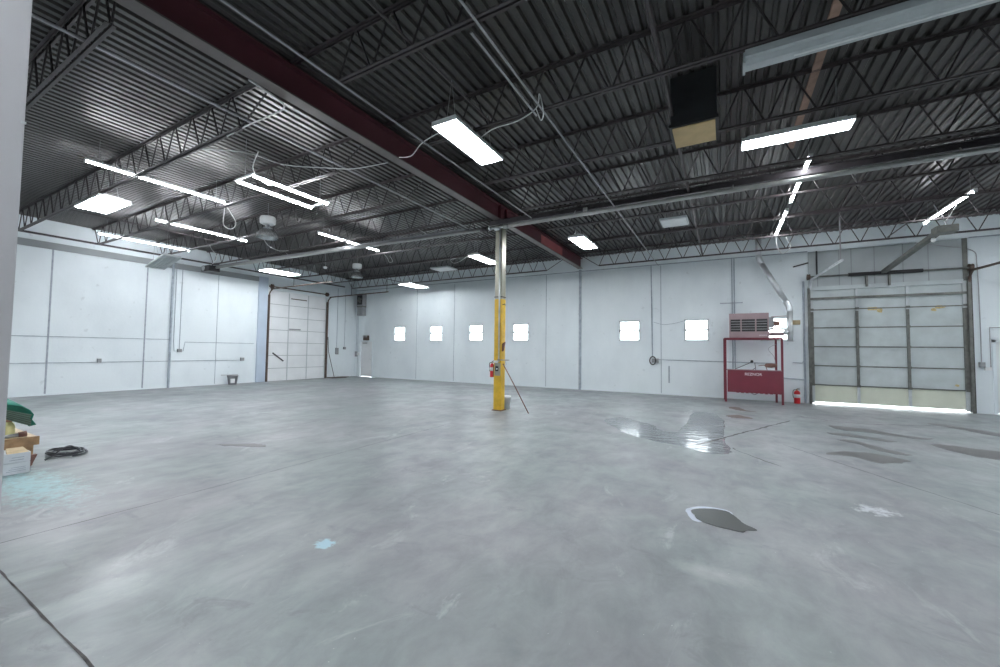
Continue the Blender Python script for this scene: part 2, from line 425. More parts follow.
# ------------------------------------------------------------------ right overhead door (far wall)
gd = struct_empty('door_3', (4.28, YF, 0))
rows = [0.055, 0.62, 1.235, 1.85, 2.46, 3.05, 3.68]
cols = [2.53, 3.665, 4.83, 6.03]
yd0, yd1 = YF + 0.02, YF + 0.065
for i in range(6):
    pm = B()
    for j in range(3):
        pm.box(cols[j] + 0.01, cols[j + 1] - 0.01, yd0, yd1, rows[i] + 0.012, rows[i + 1] - 0.006)
    pm.build('door_section', 'slatbottom' if i == 0 else 'slat', gd)
for i in range(1, 6):
    B().box(cols[0], cols[3], yd0 - 0.02, yd0 + 0.03, rows[i] - 0.022, rows[i] + 0.012).build('section_joint', 'rail', gd)
for j, xx in enumerate(cols):
    ex = 0.045 if j in (0, 3) else 0.032
    B().box(xx - ex, xx + ex, yd0 - 0.05, yd0 + 0.03, 0.07 if j in (1, 2) else 0.03, 0.62).build('stile', 'offwhite', gd)
    B().box(xx - ex, xx + ex, yd0 - 0.05, yd0 + 0.03, 0.62, 2.98).build('stile', 'rail', gd)
    B().box(xx - ex, xx + ex, yd0 - 0.05, yd0 + 0.03, 2.98, 3.70).build('stile', 'offwhite', gd)
    for zz in rows[1:6]:
        B().cbox((xx, yd0 - 0.06, zz), (0.09, 0.02, 0.07)).build('hinge', 'rail', gd)
B().box(2.50, 6.06, yd0 - 0.08, yd0 - 0.04, 3.37, 3.44).build('stiffener_bar', 'rail', gd)
# torn foam patches near the top of the door
for (cx, cz, w, h) in [(4.05, 3.03, 0.36, 0.13), (4.22, 2.97, 0.15, 0.14), (5.52, 3.03, 0.26, 0.12), (5.40, 2.95, 0.14, 0.10), (5.83, 0.75, 0.10, 0.07)]:
    pts = []
    for k in range(11):
        a = 2 * PI * k / 11; r = 0.5 * (0.7 + 0.45 * random.random())
        pts.append((cx + w * r * math.cos(a), cz + h * r * math.sin(a)))
    pm = B(); b = 0
    pm.v += [Vector((px, yd0 - 0.004, pz)) for px, pz in pts] + [Vector((px, yd0 + 0.01, pz)) for px, pz in pts]
    k = len(pts); pm.f.append(tuple(range(k))); pm.f.append(tuple(range(k, 2 * k))[::-1])
    for q in range(k): pm.f.append((q, (q + 1) % k, k + (q + 1) % k, k + q))
    pm.build('torn_patch', 'foam', gd)
for xx, mat in ((2.46, 'rail'), (6.095, 'rail')):
    B().box(xx - 0.03, xx + 0.03, YF - 0.12, YF, 0, 3.75).build('vertical_track', mat, gd)
B().box(6.13, 6.17, YF - 0.05, YF, 0, 4.05).build('side_angle', 'black', gd)
# horizontal tracks curving out of the wall
for xx, ye, mat in ((2.50, 12.3, 'galv'), (6.10, 12.3, 'railbrown')):
    p = [(xx, YF - 0.10, 3.70), (xx, YF - 0.14, 3.86), (xx, YF - 0.28, 3.98), (xx, YF - 0.5, 4.0), (xx, ye, 3.86)]
    B().tube(smooth_path(p, 6), 0.032, 6).build('horizontal_track', mat, gd)
    B().bar((xx, ye + 0.15, 3.86), (xx, ye + 0.15, 4.97), 0.03, 0.006).build('track_hanger', 'conduit', gd)
B().tube([(2.42, YF - 0.12, 4.12), (6.16, YF - 0.12, 4.10)], 0.026, 10).build('spring_shaft', 'rail', gd)
B().tube([(3.45, YF - 0.12, 4.115), (5.15, YF - 0.12, 4.105)], 0.055, 12).build('torsion_spring', 'black', gd)
for xx in (2.45, 6.13): B().lathe([(0.10, -0.04), (0.10, -0.03), (0.085, 0), (0.10, 0.03), (0.10, 0.04)], (xx, YF - 0.12, 4.11), 18, 'x').build('cable_drum', 'railbrown', gd, True)
B().box(2.44, 6.12, YF - 0.05, YF + 0.10, 3.675, 3.80).build('door_header', 'slat', gd)
for xx in (3.9, 4.42): B().box(xx - 0.02, xx + 0.02, YF - 0.14, YF - 0.02, 3.72, 4.06).build('bracket', 'rail', gd)
# painted boarding above the door
bd = B().box(2.46, 6.08, YF - 0.03, YF, 3.80, 4.96)
structure(bd.build('trim_boarding', 'plywood'))
for xx in (2.70, 3.25, 3.55, 4.10, 4.75, 5.30): trim(B().box(xx - 0.012, xx + 0.012, YF - 0.036, YF - 0.03, 3.80, 4.96), 'trimshade')
trim(B().box(6.00, 6.10, YF - 0.05, YF, 3.75, 4.97), 'rail')
trim(B().box(2.66, 2.70, YF - 0.06, YF - 0.03, 4.1, 4.97), 'black')
# door opener
op = thing('door_opener', 'grey garage door opener motor with long sloping rail, hung before the right door', 'door opener', (4.28, 12.7, 4.3))
B().cbox((4.36, 12.62, 4.42), (0.34, 0.34, 0.16)).build('motor_housing', 'rail', op, bevel=0.02)
B().bar((4.28, 16.30, 4.13), (4.28, 12.7, 4.40), 0.12, 0.09).build('rail', 'rail', op)
B().bar((4.36, 12.5, 4.5), (4.16, 12.5, 4.98), 0.03, 0.01).build('hanger_strap', 'conduit', op)
B().bar((4.36, 12.75, 4.5), (4.60, 12.75, 4.98), 0.03, 0.01).build('hanger_strap', 'conduit', op)
B().lathe([(0.01, -0.10), (0.03, -0.09), (0.045, -0.05), (0.03, 0.0)], (4.28, 12.95, 4.33), 12).build('bulb_cover', 'white', op, True)
# door control conduit at the right
cd = thing('door_control_box', 'small grey control box with bent conduit, right of the right overhead door', 'control box', (6.28, YF, 1.3))
B().cbox((6.30, YF - 0.055, 1.36), (0.10, 0.10, 0.14)).build('box', 'greypl', cd)
B().tube(smooth_path([(6.30, YF - 0.04, 1.42), (6.30, YF - 0.04, 3.0), (6.28, YF - 0.04, 4.2), (6.2, YF - 0.04, 4.6), (5.6, YF - 0.04, 4.8), (5.0, YF - 0.1, 4.95)], 5), 0.012, 6).build('conduit', 'conduit', cd)
rb = thing('receptacle_box', 'white receptacle box between right overhead door and white door frame', 'electrical box', (6.42, YF, 1.2))
B().cbox((6.42, YF - 0.04, 1.25), (0.13, 0.08, 0.09)).build('box', 'white', rb)
B().tube([(6.48, YF - 0.03, 1.29), (6.48, YF - 0.03, 2.4), (8.6, YF - 0.03, 2.4)], 0.012, 6).build('conduit', 'conduit', rb)

# ------------------------------------------------------------------ left overhead door (left wall)
ld = struct_empty('door_2', (XL, 12.8, 0))
lc = [11.24, 12.26, 13.31, 14.36]
for i in range(7):
    pm = B()
    for j in range(3): pm.box(XL - 0.07, XL - 0.02, lc[j] + 0.008, lc[j + 1] - 0.008, i * 0.615 + 0.01, (i + 1) * 0.615 - 0.012)
    pm.build('door_section', 'slatwhite', ld)
for i in range(1, 7):
    B().box(XL - 0.03, XL - 0.008, lc[0], lc[3], i * 0.615 - 0.012, i * 0.615 + 0.006).build('section_joint', 'trimshade', ld)
B().box(XL - 0.16, XL - 0.09, 11.19, 14.41, 0, 4.37).build('light_stop_panel', 'slatwhite', ld)  # added behind the sections to stop daylight leaking through the gaps
for y in lc[1:3]: B().box(XL - 0.03, XL - 0.004, y - 0.02, y + 0.02, 0.02, 4.3).build('stile', 'offwhite', ld)
B().bar((XL + 0.0, 11.50, 1.35), (XL + 0.0, 12.05, 0.95), 0.02, 0.06).build('latch_bar', 'darksteel', ld)
B().box(XL - 0.01, XL + 0.03, 12.35, 13.2, 4.02, 4.06).build('top_bracket_bar', 'railbrown', ld)
B().box(XL - 0.01, XL + 0.02, 12.3, 12.9, 2.49, 2.55).build('lift_handle', 'greypl', ld)
for y in (11.20, 14.42):
    B().box(XL, XL + 0.10, y - 0.035, y + 0.035, 0, 4.1).build('vertical_track', 'railbrown', ld)
    p = [(XL + 0.08, y, 4.05), (XL + 0.12, y, 4.20), (XL + 0.30, y, 4.33), (XL + 0.6, y, 4.36), (XL + 4.5, y, 4.40)]
    B().tube(smooth_path(p, 6), 0.028, 6).build('horizontal_track', 'railbrown', ld)
    B().bar((XL + 4.4, y, 4.38), (XL + 4.4, y, 4.98), 0.03, 0.008).build('track_hanger', 'darksteel', ld)
    B().bar((XL + 1.9, y, 4.36), (XL + 1.9, y, 4.98), 0.03, 0.008).build('track_hanger', 'darksteel', ld)
    B().lathe([(0.11, -0.04), (0.09, 0), (0.11, 0.04)], (XL + 0.12, y + (0.1 if y < 12 else -0.1), 4.50), 16, 'y').build('cable_drum', 'railbrown', ld, True)
B().tube([(XL + 0.12, 11.15, 4.50), (XL + 0.12, 14.45, 4.50)], 0.03, 8).build('spring_shaft', 'railbrown', ld)
B().tube([(XL + 0.13, 14.45, 2.2), (XL + 0.14, 14.5, 1.4), (XL + 0.2, 14.85, 0.06)], 0.015, 6).build('pull_rope', 'darksteel', ld)
tag(B().poly([(XL + 0.05, 14.5), (XL + 0.55, 14.5), (XL + 0.62, 15.3), (XL + 0.30, 15.75), (XL + 0.05, 15.5)], 0.0, 0.035).build('floor_mat', 'railbrown'),
    'dark flat scrap lying on floor right of the white left overhead door', 'mat')

# outside backing so the side door reads closed
# ------------------------------------------------------------------ structural steel
bm_ = thing('steel_beam', 'dark red steel I-beam running overhead to the far wall on the yellow column', 'beam', (XB, YN, 5.10))
B().box(XB - 0.10, XB + 0.10, YN, YF, 5.10, 5.122).build('bottom_flange', 'redflange', bm_)  # flange is red like the web; its lit underside is painted grey
B().box(XB - 0.008, XB + 0.008, YN, YF, 5.122, 5.508).build('web', 'red', bm_)
B().box(XB - 0.10, XB + 0.10, YN, YF, 5.508, 5.53).build('top_flange', 'red', bm_)
for y in (9.30, 9.66): B().box(XB - 0.09, XB + 0.09, y - 0.006, y + 0.006, 5.122, 5.508).build('stiffener_plate', 'red', bm_)
B().box(XB + 0.008, XB + 0.016, 12.2, 14.2, 5.16, 5.47).build('splice_plate', 'redlit', bm_)  # splice plate; its lighter red is lamp light put into the colour

jn = ['first', 'second', 'third', 'fourth', 'fifth', 'sixth', 'seventh', 'eighth', 'ninth', 'tenth', 'eleventh']
def joist_proto(name, length, label, y):
    zt, zb = ZD - 0.002, 4.97
    t = thing(name, label, 'roof joist', (0, y, 4.97), 'steel roof joists')
    x0, x1 = (XL + 0.02, XB - 0.02) if name.startswith('left') else (XB + 0.02, XR)
    return t
def make_joist(x0, x1, y, label, inset_l, inset_r):
    t = thing('roof_joist', label, 'roof joist', ((x0 + x1) / 2, y, 4.97), 'open web roof joists')
    zt, zb = ZD - 0.001, 4.97
    c = B()
    for s in (-1, 1):
        c.box(x0, x1, y + s * 0.012, y + s * 0.052, zt - 0.005, zt) if s > 0 else c.box(x0, x1, y - 0.052, y - 0.012, zt - 0.005, zt)
        c.box(x0, x1, min(y + s * 0.012, y + s * 0.017), max(y + s * 0.012, y + s * 0.017), zt - 0.038, zt - 0.005)
    c.build('top_chord', 'joist', t)
    c = B()
    for s in (-1, 1):
        a, b = sorted((y + s * 0.012, y + s * 0.047)); c.box(x0 + inset_l, x1 - inset_r, a, b, zb, zb + 0.006)
        a, b = sorted((y + s * 0.012, y + s * 0.017)); c.box(x0 + inset_l, x1 - inset_r, a, b, zb + 0.006, zb + 0.04)
    c.build('bottom_chord', 'joist', t)
    w = B(); sp = 0.61
    xa, xb = x0 + inset_l, x1 - inset_r
    n = max(2, round((xb - xa) / sp)); st = (xb - xa) / n
    pts = [(x0 + 0.15, y, zt - 0.02)]
    for i in range(n + 1):
        xx = xa + i * st
        pts += [(xx - 0.02, y, zb + 0.02), (xx + 0.02, y, zb + 0.02)]
        if i < n: pts += [(xx + st / 2 - 0.03, y, zt - 0.02), (xx + st / 2 + 0.03, y, zt - 0.02)]
    pts += [(x1 - 0.15, y, zt - 0.02)]
    w.tube(pts, 0.0125, 5); w.build('web', 'web', t)
    return t
for i, y in enumerate(JY):
    k = len(JY) - 1 - i
    make_joist(XL + 0.01, XB - 0.01, y, 'open web steel roof joist left of the red beam, %s out from the far wall' % jn[k], 0.55, 0.30 if i <= 2 else 1.18)
    make_joist(XB + 0.01, XR - 0.01, y, 'open web steel roof joist right of the red beam, %s out from the far wall' % jn[k], 1.0, 0.55)
    if 2 <= i: pass
# joist bridging and conduits that run along the bottom chords
def rod(name, x, y0, y1, z, r, label, mat='conduit', cat='conduit'):
    return tag(B().tube([(x, y0, z), (x, (y0 + y1) / 2, z), (x, y1, z)], r, 6).build(name, mat), label, cat)
rod('ceiling_conduit', -2.17, -1.9, YF - 0.05, 4.945, 0.015, 'grey conduit crossing under joists towards the conduit drop left of the sixth window', 'conduit')
rod('ceiling_conduit', -2.29, 3.4, 5.1, 4.935, 0.015, 'short grey conduit beside the longer one, right of the bright four-tube lamp')
rod('ceiling_conduit', -4.20, -1.9, 9.1, 4.945, 0.014, 'thin grey conduit just right of the red beam, ending at the big pipe')
rod('bridging_rod', -3.03, -1.9, 8.5, 5.025, 0.016, 'thin bridging rod passing over the bright four-tube lamp', 'joist', 'bridging')
rod('bridging_rod', -6.25, -1.9, 9.2, 5.025, 0.018, 'pale bridging rod just left of the red beam', 'conduit', 'bridging')
rod('bridging_rod', -0.62, 3.33, 15.6, 5.03, 0.028, 'dark rod passing left side of the black duct box', 'joist', 'bridging')
rod('bridging_rod', -14.4, 3.33, 15.6, 5.03, 0.016, 'thin dark bridging rod near the white left wall', 'joist', 'bridging')
rod('bridging_rod', 4.2, 3.33, 15.6, 5.03, 0.014, 'thin bridging rod above the right overhead door', 'joist', 'bridging')
tag(B().box(1.11, 1.21, -1.9, 9.3, 5.535, 5.568).build('timber_plank', 'plank'), 'brown timber plank fixed up against the roof deck, running to the far wall', 'plank')

# dark girt and sprinkler pipe crossing at the column
g = thing('steel_strut', 'long dark steel strut above the grey pipe, right of the yellow column', 'beam', (2, 9.33, 4.96))
B().box(XB - 0.25, XR, 9.27, 9.275, 4.965, 5.09).box(XB - 0.25, XR, 9.23, 9.33, 5.085, 5.095).box(XB - 0.25, XR, 9.23, 9.33, 4.962, 4.968).build('channel', 'darksteel', g)
B().box(-2.9, -2.8, 9.19, 9.23, 4.93, 5.02).build('clip', 'pipe', g)
sp = thing('overhead_pipe', 'long grey steel pipe crossing the room past the top of the yellow column', 'pipe', (0, 9.16, 4.85))
B().tube([(XB + 0.30, 9.16, 4.855), (0, 9.16, 4.855), (XR, 9.16, 4.855)], 0.048, 14).build('pipe_run', 'pipe', sp, True)
B().lathe([(0.062, -0.07), (0.062, 0.07)], (XB + 0.32, 9.16, 4.855), 14, 'x').build('coupling', 'pipe', sp, True)
B().lathe([(0.03, 0), (0.055, 0.04), (0.055, 0.12), (0.03, 0.16)], (XB - 0.02, 9.13, 4.82), 12, 'x').build('valve', 'galv', sp, True)
B().lathe([(0.055, 0), (0.055, 0.05)], (XB - 0.17, 9.13, 4.855), 14, 'x').build('collar', 'galv', sp, True)
B().tube([(XB - 0.16, 9.16, 4.855), (XB + 0.3, 9.16, 4.855)], 0.03, 8).build('valve_link', 'galv', sp)
for xx in (-3.1, 0.2, 3.4, 6.6): B().tube([(xx, 9.16, 4.90), (xx, 9.24, 4.99)], 0.012, 6).build('pipe_hanger', 'conduit', sp)
lr = thing('overhead_rail', 'long pale overhead rail left of the yellow column, ending at the black box', 'rail', (-12, 8.8, 4.8))
def lp(x, dz=0, dy=0):
    t = (XB - 0.17 - x) / (XB - 0.17 + 18.0); return (x, 9.16 - 0.80 * t + dy, 4.855 - 0.10 * t + dz)
B().tube([lp(XB - 0.24), lp(-12), lp(-17.65)], 0.045, 10).build('pipe_run', 'pipe', lr, True)
B().bar(lp(XB - 1.0, 0.075, 0.05), lp(-17.8, 0.075, 0.05), 0.10, 0.06).build('channel', 'greypl', lr)
B().tube([lp(XB - 0.24), lp(XB - 0.45)], 0.06, 12).build('coupling', 'darksteel', lr, True)
for xx in (-7.5, -10.5, -13.5, -16.5): 
    q = lp(xx, 0.1, 0.05); B().tube([q, (q[0], 8.56, 5.0)], 0.012, 6).build('rail_hanger', 'conduit', lr)
mb = thing('motor_box', 'black motor box on the left end of the long overhead rail', 'motor', (-18.05, 8.3, 4.6))
B().cbox((-17.98, 8.33, 4.72), (0.60, 0.40, 0.24)).build('housing', 'black', mb, bevel=0.03)
B().lathe([(0.09, -0.03), (0.11, 0), (0.09, 0.03)], (-18.1, 8.12, 4.74), 16, 'y').build('wheel', 'greypl', mb, True)
B().bar((-17.95, 8.33, 4.86), (-17.95, 8.50, 4.99), 0.05, 0.02).build('mount', 'darksteel', mb)

# column
co = thing('steel_column', 'tall square steel column, yellow lower part and grey top, under the red beam', 'column', (XB, 9.47, 0))
hx = 0.112
B().box(XB - hx - 0.03, XB + hx + 0.03, 9.47 - hx - 0.03, 9.47 + hx + 0.03, 0, 0.02).build('base_plate', 'rust', co)
B().box(XB - hx, XB + hx, 9.47 - hx, 9.47 + hx, 0.02, 2.98).build('lower_shaft', 'yellow', co, bevel=0.018)
B().box(XB - hx + 0.004, XB + hx - 0.004, 9.47 - hx + 0.004, 9.47 + hx - 0.004, 2.98, 5.08).build('upper_shaft', 'colgrey', co, bevel=0.014)
B().box(XB - 0.14, XB + 0.14, 9.33, 9.61, 5.08, 5.10).build('cap_plate', 'darksteel', co)
B().box(XB - hx - 0.004, XB + hx + 0.004, 9.47 - hx - 0.004, 9.47 + hx + 0.004, 3.02, 3.05).build('strap_band', 'darksteel', co)
B().tube([(XB + 0.05, 9.34, 1.30), (XB + 0.05, 9.34, 4.95)], 0.022, 8).build('conduit', 'galv', co, True)
B().tube([(XB + hx, 9.40, 2.82), (XB + hx + 0.08, 9.40, 2.84), (XB + hx + 0.08, 9.40, 2.80)], 0.012, 6).build('hook', 'black', co)
sb = thing('switch_box', 'grey electrical switch box with toggles on front of the yellow column', 'switch box', (XB + 0.02, 9.33, 0.95))
B().box(XB - 0.05, XB + 0.10, 9.29, 9.357, 0.93, 1.27).build('enclosure', 'colgrey', sb, bevel=0.006)
B().box(XB - 0.02, XB + 0.07, 9.282, 9.29, 1.05, 1.18).build('faceplate', 'black', sb)
B().lathe([(0.02, -0.012), (0.02, 0.0)], (XB + 0.03, 9.282, 1.11), 12, 'y').build('outlet', 'white', sb, True)
B().cbox((XB - 0.01, 9.30, 1.30), (0.10, 0.06, 0.06)).build('conduit_fitting', 'white', sb)
sh = thing('shelf_bracket', 'small grey flat bar sticking out right from the yellow column', 'bracket', (XB + 0.2, 9.33, 1.33))
B().box(XB + 0.02, XB + 0.36, 9.30, 9.357, 1.335, 1.36).build('bar', 'greypl', sh)
B().tube([(XB + 0.26, 9.33, 1.335), (XB + 0.28, 9.33, 1.22), (XB + 0.2, 9.33, 1.2)], 0.006, 5).build('wire_loop', 'conduit', sh)
def extinguisher(name, label, x, y, z, h, r):
    t = thing(name, label, 'fire extinguisher', (x, y, z))
    B().lathe([(r * 0.9, 0), (r, 0.01), (r, h * 0.70), (r * 0.8, h * 0.78), (r * 0.3, h * 0.84)], (x, y, z), 18).build('cylinder', 'exred', t, True)
    B().lathe([(r * 1.01, h * 0.38), (r * 1.01, h * 0.60)], (x, y, z), 18).build('paper_label', 'cardboard', t, True)
    B().lathe([(r * 0.28, h * 0.84), (r * 0.28, h * 0.92)], (x, y, z), 10).build('valve', 'brass', t, True)
    B().bar((x - r * 0.2, y, z + h * 0.93), (x + r * 0.9, y, z + h * 1.0), 0.02, 0.012).bar((x - r * 0.2, y, z + h * 0.91), (x + r * 0.9, y, z + h * 0.90), 0.02, 0.01).build('lever', 'black', t)
    B().tube(smooth_path([(x, y - 0.01, z + h * 0.88), (x - r * 1.1, y - 0.02, z + h * 0.86), (x - r * 1.3, y - 0.02, z + h * 0.6), (x - r * 1.15, y - 0.02, z + h * 0.35)], 5), 0.010, 6).build('hose', 'black', t)
    return t
e1 = extinguisher('fire_extinguisher', 'red fire extinguisher hung on the left side of the yellow column', XB - hx - 0.075, 9.40, 0.88, 0.44, 0.055)
B().box(XB - hx - 0.02, XB - hx, 9.36, 9.44, 0.9, 1.2).build('wall_bracket', 'black', e1)
extinguisher('fire_extinguisher', 'red fire extinguisher standing on the floor beside the right overhead door', 2.06, 16.10, 0.0, 0.50, 0.085)
tag(B().tube([(XB + hx + 0.035, 9.40, 1.245), (XB + 0.50, 9.36, 0.72), (-4.33, 9.31, 0.015)], 0.014, 8).build('leaning_stick', 'rust', smooth=True), 'thin brown stick leaning against the right side of the yellow column', 'stick')
tag(B().quadbox([(XB + hx, 9.40, 1.57), (XB + hx + 0.05, 9.38, 1.60), (XB + hx + 0.05, 9.42, 1.60), (XB + hx, 9.44, 1.57), (XB + hx, 9.40, 1.78), (XB + hx + 0.10, 9.38, 1.83), (XB + hx + 0.10, 9.42, 1.83), (XB + hx, 9.44, 1.78)]).build('work_glove', 'rust'), 'small brown rag clipped to the right face of the yellow column', 'rag')
bk = thing('plastic_bucket', 'white plastic bucket standing on the floor behind the yellow column', 'bucket', (-5.22, 9.76, 0))
B().lathe([(0.105, 0), (0.128, 0.30), (0.138, 0.30), (0.138, 0.36), (0.125, 0.36)], (-5.22, 9.76, 0), 20).build('bucket_body', 'bucket', bk, True)
B().tube(smooth_path([(-5.085, 9.76, 0.31), (-5.07, 9.70, 0.2), (-5.09, 9.66, 0.12)], 4), 0.004, 5).build('handle', 'greypl', bk)

# ------------------------------------------------------------------ foreground column at the left edge
fc = thing('painted_column', 'pale painted square column at the left edge, close to the camera', 'column', (-3.5, 0.4, 0))
B().box(-3.72, -3.30, 0.18, 0.602, 0, ZD - 0.02).build('shaft', 'wallfg', fc, bevel=0.008)
B().cbox((-3.297, 0.596, 2.80), (0.008, 0.018, 0.012)).build('clip', 'offwhite', fc)
B().box(-3.74, -3.28, 0.16, 0.622, 0, 0.02).build('base_plate', 'rail', fc)

# ------------------------------------------------------------------ light fixtures (local: length along y)
LT = []
def lamp_multi(name, label, loc, length, width, tubes, rot, lit=True, drop=0.17, cat='ceiling light', r=0.016, zt=5.566):
    t = thing(name, label, cat, loc)
    x0, y0, z0 = loc; hl, hw = length / 2, width / 2
    h = B()
    h.box(x0 - hw, x0 + hw, y0 - hl, y0 + hl, z0 + 0.045, z0 + 0.055)
    h.box(x0 - hw * 0.6, x0 + hw * 0.6, y0 - hl * 0.9, y0 + hl * 0.9, z0 + 0.055, z0 + 0.10)
    h.quadbox([(x0 - hw - 0.02, y0 - hl, z0 - 0.005), (x0 - hw, y0 - hl, z0 - 0.005), (x0 - hw, y0 + hl, z0 - 0.005), (x0 - hw - 0.02, y0 + hl, z0 - 0.005),
               (x0 - hw, y0 - hl, z0 + 0.055), (x0 - hw + 0.01, y0 - hl, z0 + 0.055), (x0 - hw + 0.01, y0 + hl, z0 + 0.055), (x0 - hw, y0 + hl, z0 + 0.055)])
    h.quadbox([(x0 + hw, y0 - hl, z0 - 0.005), (x0 + hw + 0.02, y0 - hl, z0 - 0.005), (x0 + hw + 0.02, y0 + hl, z0 - 0.005), (x0 + hw, y0 + hl, z0 - 0.005),
               (x0 + hw - 0.01, y0 - hl, z0 + 0.055), (x0 + hw, y0 - hl, z0 + 0.055), (x0 + hw, y0 + hl, z0 + 0.055), (x0 + hw - 0.01, y0 + hl, z0 + 0.055)])
    h.box(x0 - hw, x0 + hw, y0 - hl - 0.012, y0 - hl, z0 - 0.01, z0 + 0.06).box(x0 - hw, x0 + hw, y0 + hl, y0 + hl + 0.012, z0 - 0.01, z0 + 0.06)
    h.build('housing', 'white' if lit else 'offwhite', t)
    for k in range(tubes):
        xx = x0 - hw + width * (k + 0.5) / tubes
        B().tube([(xx, y0 - hl + 0.03, z0 + 0.015), (xx, y0 + hl - 0.03, z0 + 0.015)], r, 8).build('tube', 'tube' if lit else 'offwhite', t, True)
    for s in (-1, 1):
        if zt > z0 + 0.12:
            yy = y0 + s * hl * 0.75
            B().tube([(x0 - hw * 0.4, yy, z0 + 0.09), (x0, yy, zt), (x0 + hw * 0.4, yy, z0 + 0.09)], 0.006, 4).build('hanger', 'conduit', t)
    t.rotation_euler = (0, 0, rot)
    return t
def Zb(z): return z
lamp_multi('fluorescent_high_bay', 'bright four-tube lamp just right of the red beam, nearest the camera', (-3.46, 5.17, 4.84), 1.36, 0.42, 4, 0)
lamp_multi('fluorescent_high_bay', 'bright four-tube lamp right of the yellow column, before the far wall', (-3.68, 11.75, 4.88), 1.45, 0.46, 4, 0)
lamp_multi('fluorescent_high_bay', 'bright four-tube lamp just left of the top of the yellow column', (-7.38, 12.05, 4.80), 1.50, 0.42, 4, 0)
lamp_multi('fluorescent_high_bay', 'bright four-tube lamp hanging above the small far left door', (-13.05, 14.8, 4.66), 1.40, 0.70, 4, 0, r=0.009)
lamp_multi('fluorescent_high_bay', 'bright four-tube lamp before the top of the left overhead door', (-15.9, 9.9, 4.68), 1.35, 0.75, 4, 0)
t = thing('twin_tube_lamp', 'wide lamp with two separate bright tubes, left of the red beam', 'ceiling light', (-7.93, 5.0, 4.80))
for xx in (-8.20, -7.66):
    B().tube([(xx, 4.2, 4.80), (xx, 5.8, 4.80)], 0.020, 10).build('tube', 'tube', t, True)
    B().box(xx - 0.035, xx + 0.035, 4.19, 5.81, 4.823, 4.84).build('channel', 'offwhite', t)
for yy in (4.19, 5.81):
    B().box(-8.25, -7.61, yy - 0.02, yy + 0.02, 4.825, 4.86).build('end_bracket', 'offwhite', t)
    B().tube([(-7.93, yy, 4.88), (-7.93, yy, 5.566)], 0.006, 4).build('hanger', 'conduit', t)
lamp_multi('square_panel_lamp', 'blazing broad lamp below the longest strip, near the left wall', (-12.35, 3.47, 4.80), 1.40, 0.55, 6, PI / 2, r=0.03)
lamp_multi('crosswise_lamp', 'lit crosswise tube lamp at upper right, right of the black duct box', (0.93, 7.08, 4.78), 1.30, 0.30, 2, PI / 2, r=0.03)
lamp_multi('fluorescent_high_bay', 'unlit louvred white lamp hanging tilted near the white left wall', (-16.95, 6.38, 4.50), 1.30, 0.52, 6, PI / 2, lit=False).rotation_euler = (math.radians(-13), 0, PI / 2)
# unseen lamps behind and beside the viewpoint, added to light the hall
lamp_multi('fluorescent_high_bay', 'added unseen four-tube lamp right of the red beam, behind the camera', (-2.0, -1.2, 4.84), 1.36, 0.42, 4, 0)
lamp_multi('fluorescent_high_bay', 'added unseen four-tube lamp right of the viewpoint near the side wall', (4.0, 3.2, 4.84), 1.36, 0.42, 4, 0)
lamp_multi('fluorescent_high_bay', 'added unseen four-tube lamp left of the red beam, behind the camera', (-9.0, -0.8, 4.84), 1.36, 0.42, 4, 0)

lamp_multi('fluorescent_high_bay', 'added unseen four-tube lamp right of the view, before the right white door', (7.2, 12.0, 4.84), 1.36, 0.42, 4, 0)  # this lamp and the next are added out of view to brighten the right wall
lamp_multi('fluorescent_high_bay', 'added unseen four-tube lamp right of the view, past the end of the long unlit fixture', (5.6, 7.7, 4.84), 1.36, 0.42, 4, 0)

def strip_proto(label, loc, length=2.44):
    t = thing('strip_light', label, 'strip light', loc, 'bare tube strip lights')
    x0, y0, z0 = loc
    B().box(x0 - 0.035, x0 + 0.035, y0 - length / 2, y0 + length / 2, z0 + 0.020, z0 + 0.055).build('channel', 'white', t)
    B().tube([(x0, y0 - length / 2 + 0.01, z0), (x0, y0 + length / 2 - 0.01, z0)], 0.019, 8).build('tube', 'strip', t, True)
    for s in (-1, 1):
        B().cbox((x0, y0 + s * length / 2, z0), (0.06, 0.02, 0.06)).build('end_cap', 'white', t)
        B().tube([(x0, y0 + s * length * 0.42, z0 + 0.05), (x0, y0 + s * length * 0.42, ZD)], 0.004, 4).build('hanger', 'conduit', t)
    return t
s0 = strip_proto('long bright strip light above the blazing broad lamp at left', (-10.53, 3.90, 5.09))
strips = [((-13.70, 6.15, 5.09), 'bright strip light along the left bay, right of the blazing broad lamp'),
          ((-17.00, 5.93, 5.09), 'bright strip light closest to the white left wall'),
          ((-10.72, 9.05, 5.09), 'bright strip light crossing over the pale overhead rail'),
          ((1.38, 9.95, 5.09), 'bright strip light over the grey pipe at right, nearer of two in line'),
          ((1.38, 13.05, 5.09), 'bright strip light ending near the flue pipe, farther of two in line'),
          ((4.65, 13.30, 5.07), 'bright strip light above the door opener at far right')]
for loc, lab in strips: dup(s0, loc, lab)

# unlit long fixture at upper right
ul = thing('unlit_strip_fixture', 'long unlit pale fixture at the top right, fixed under a joist', 'ceiling light', (1.46, 5.22, 4.83))
B().box(0.24, 2.68, 5.09, 5.28, 4.895, 4.971).build('housing', 'offwhite', ul)
B().quadbox([(0.25, 5.19, 4.85), (2.67, 5.19, 4.85), (2.67, 5.31, 4.85), (0.25, 5.31, 4.85), (0.25, 5.15, 4.895), (2.67, 5.15, 4.895), (2.67, 5.34, 4.895), (0.25, 5.34, 4.895)]).build('diffuser', 'offwhite', ul)
B().box(0.225, 0.25, 5.12, 5.35, 4.84, 4.965).box(2.67, 2.695, 5.12, 5.35, 4.84, 4.965).build('end_plate', 'offwhite', ul)
B().box(0.7, 2.3, 5.235, 5.26, 4.844, 4.85).build('diffuser_ridge', 'white', ul)
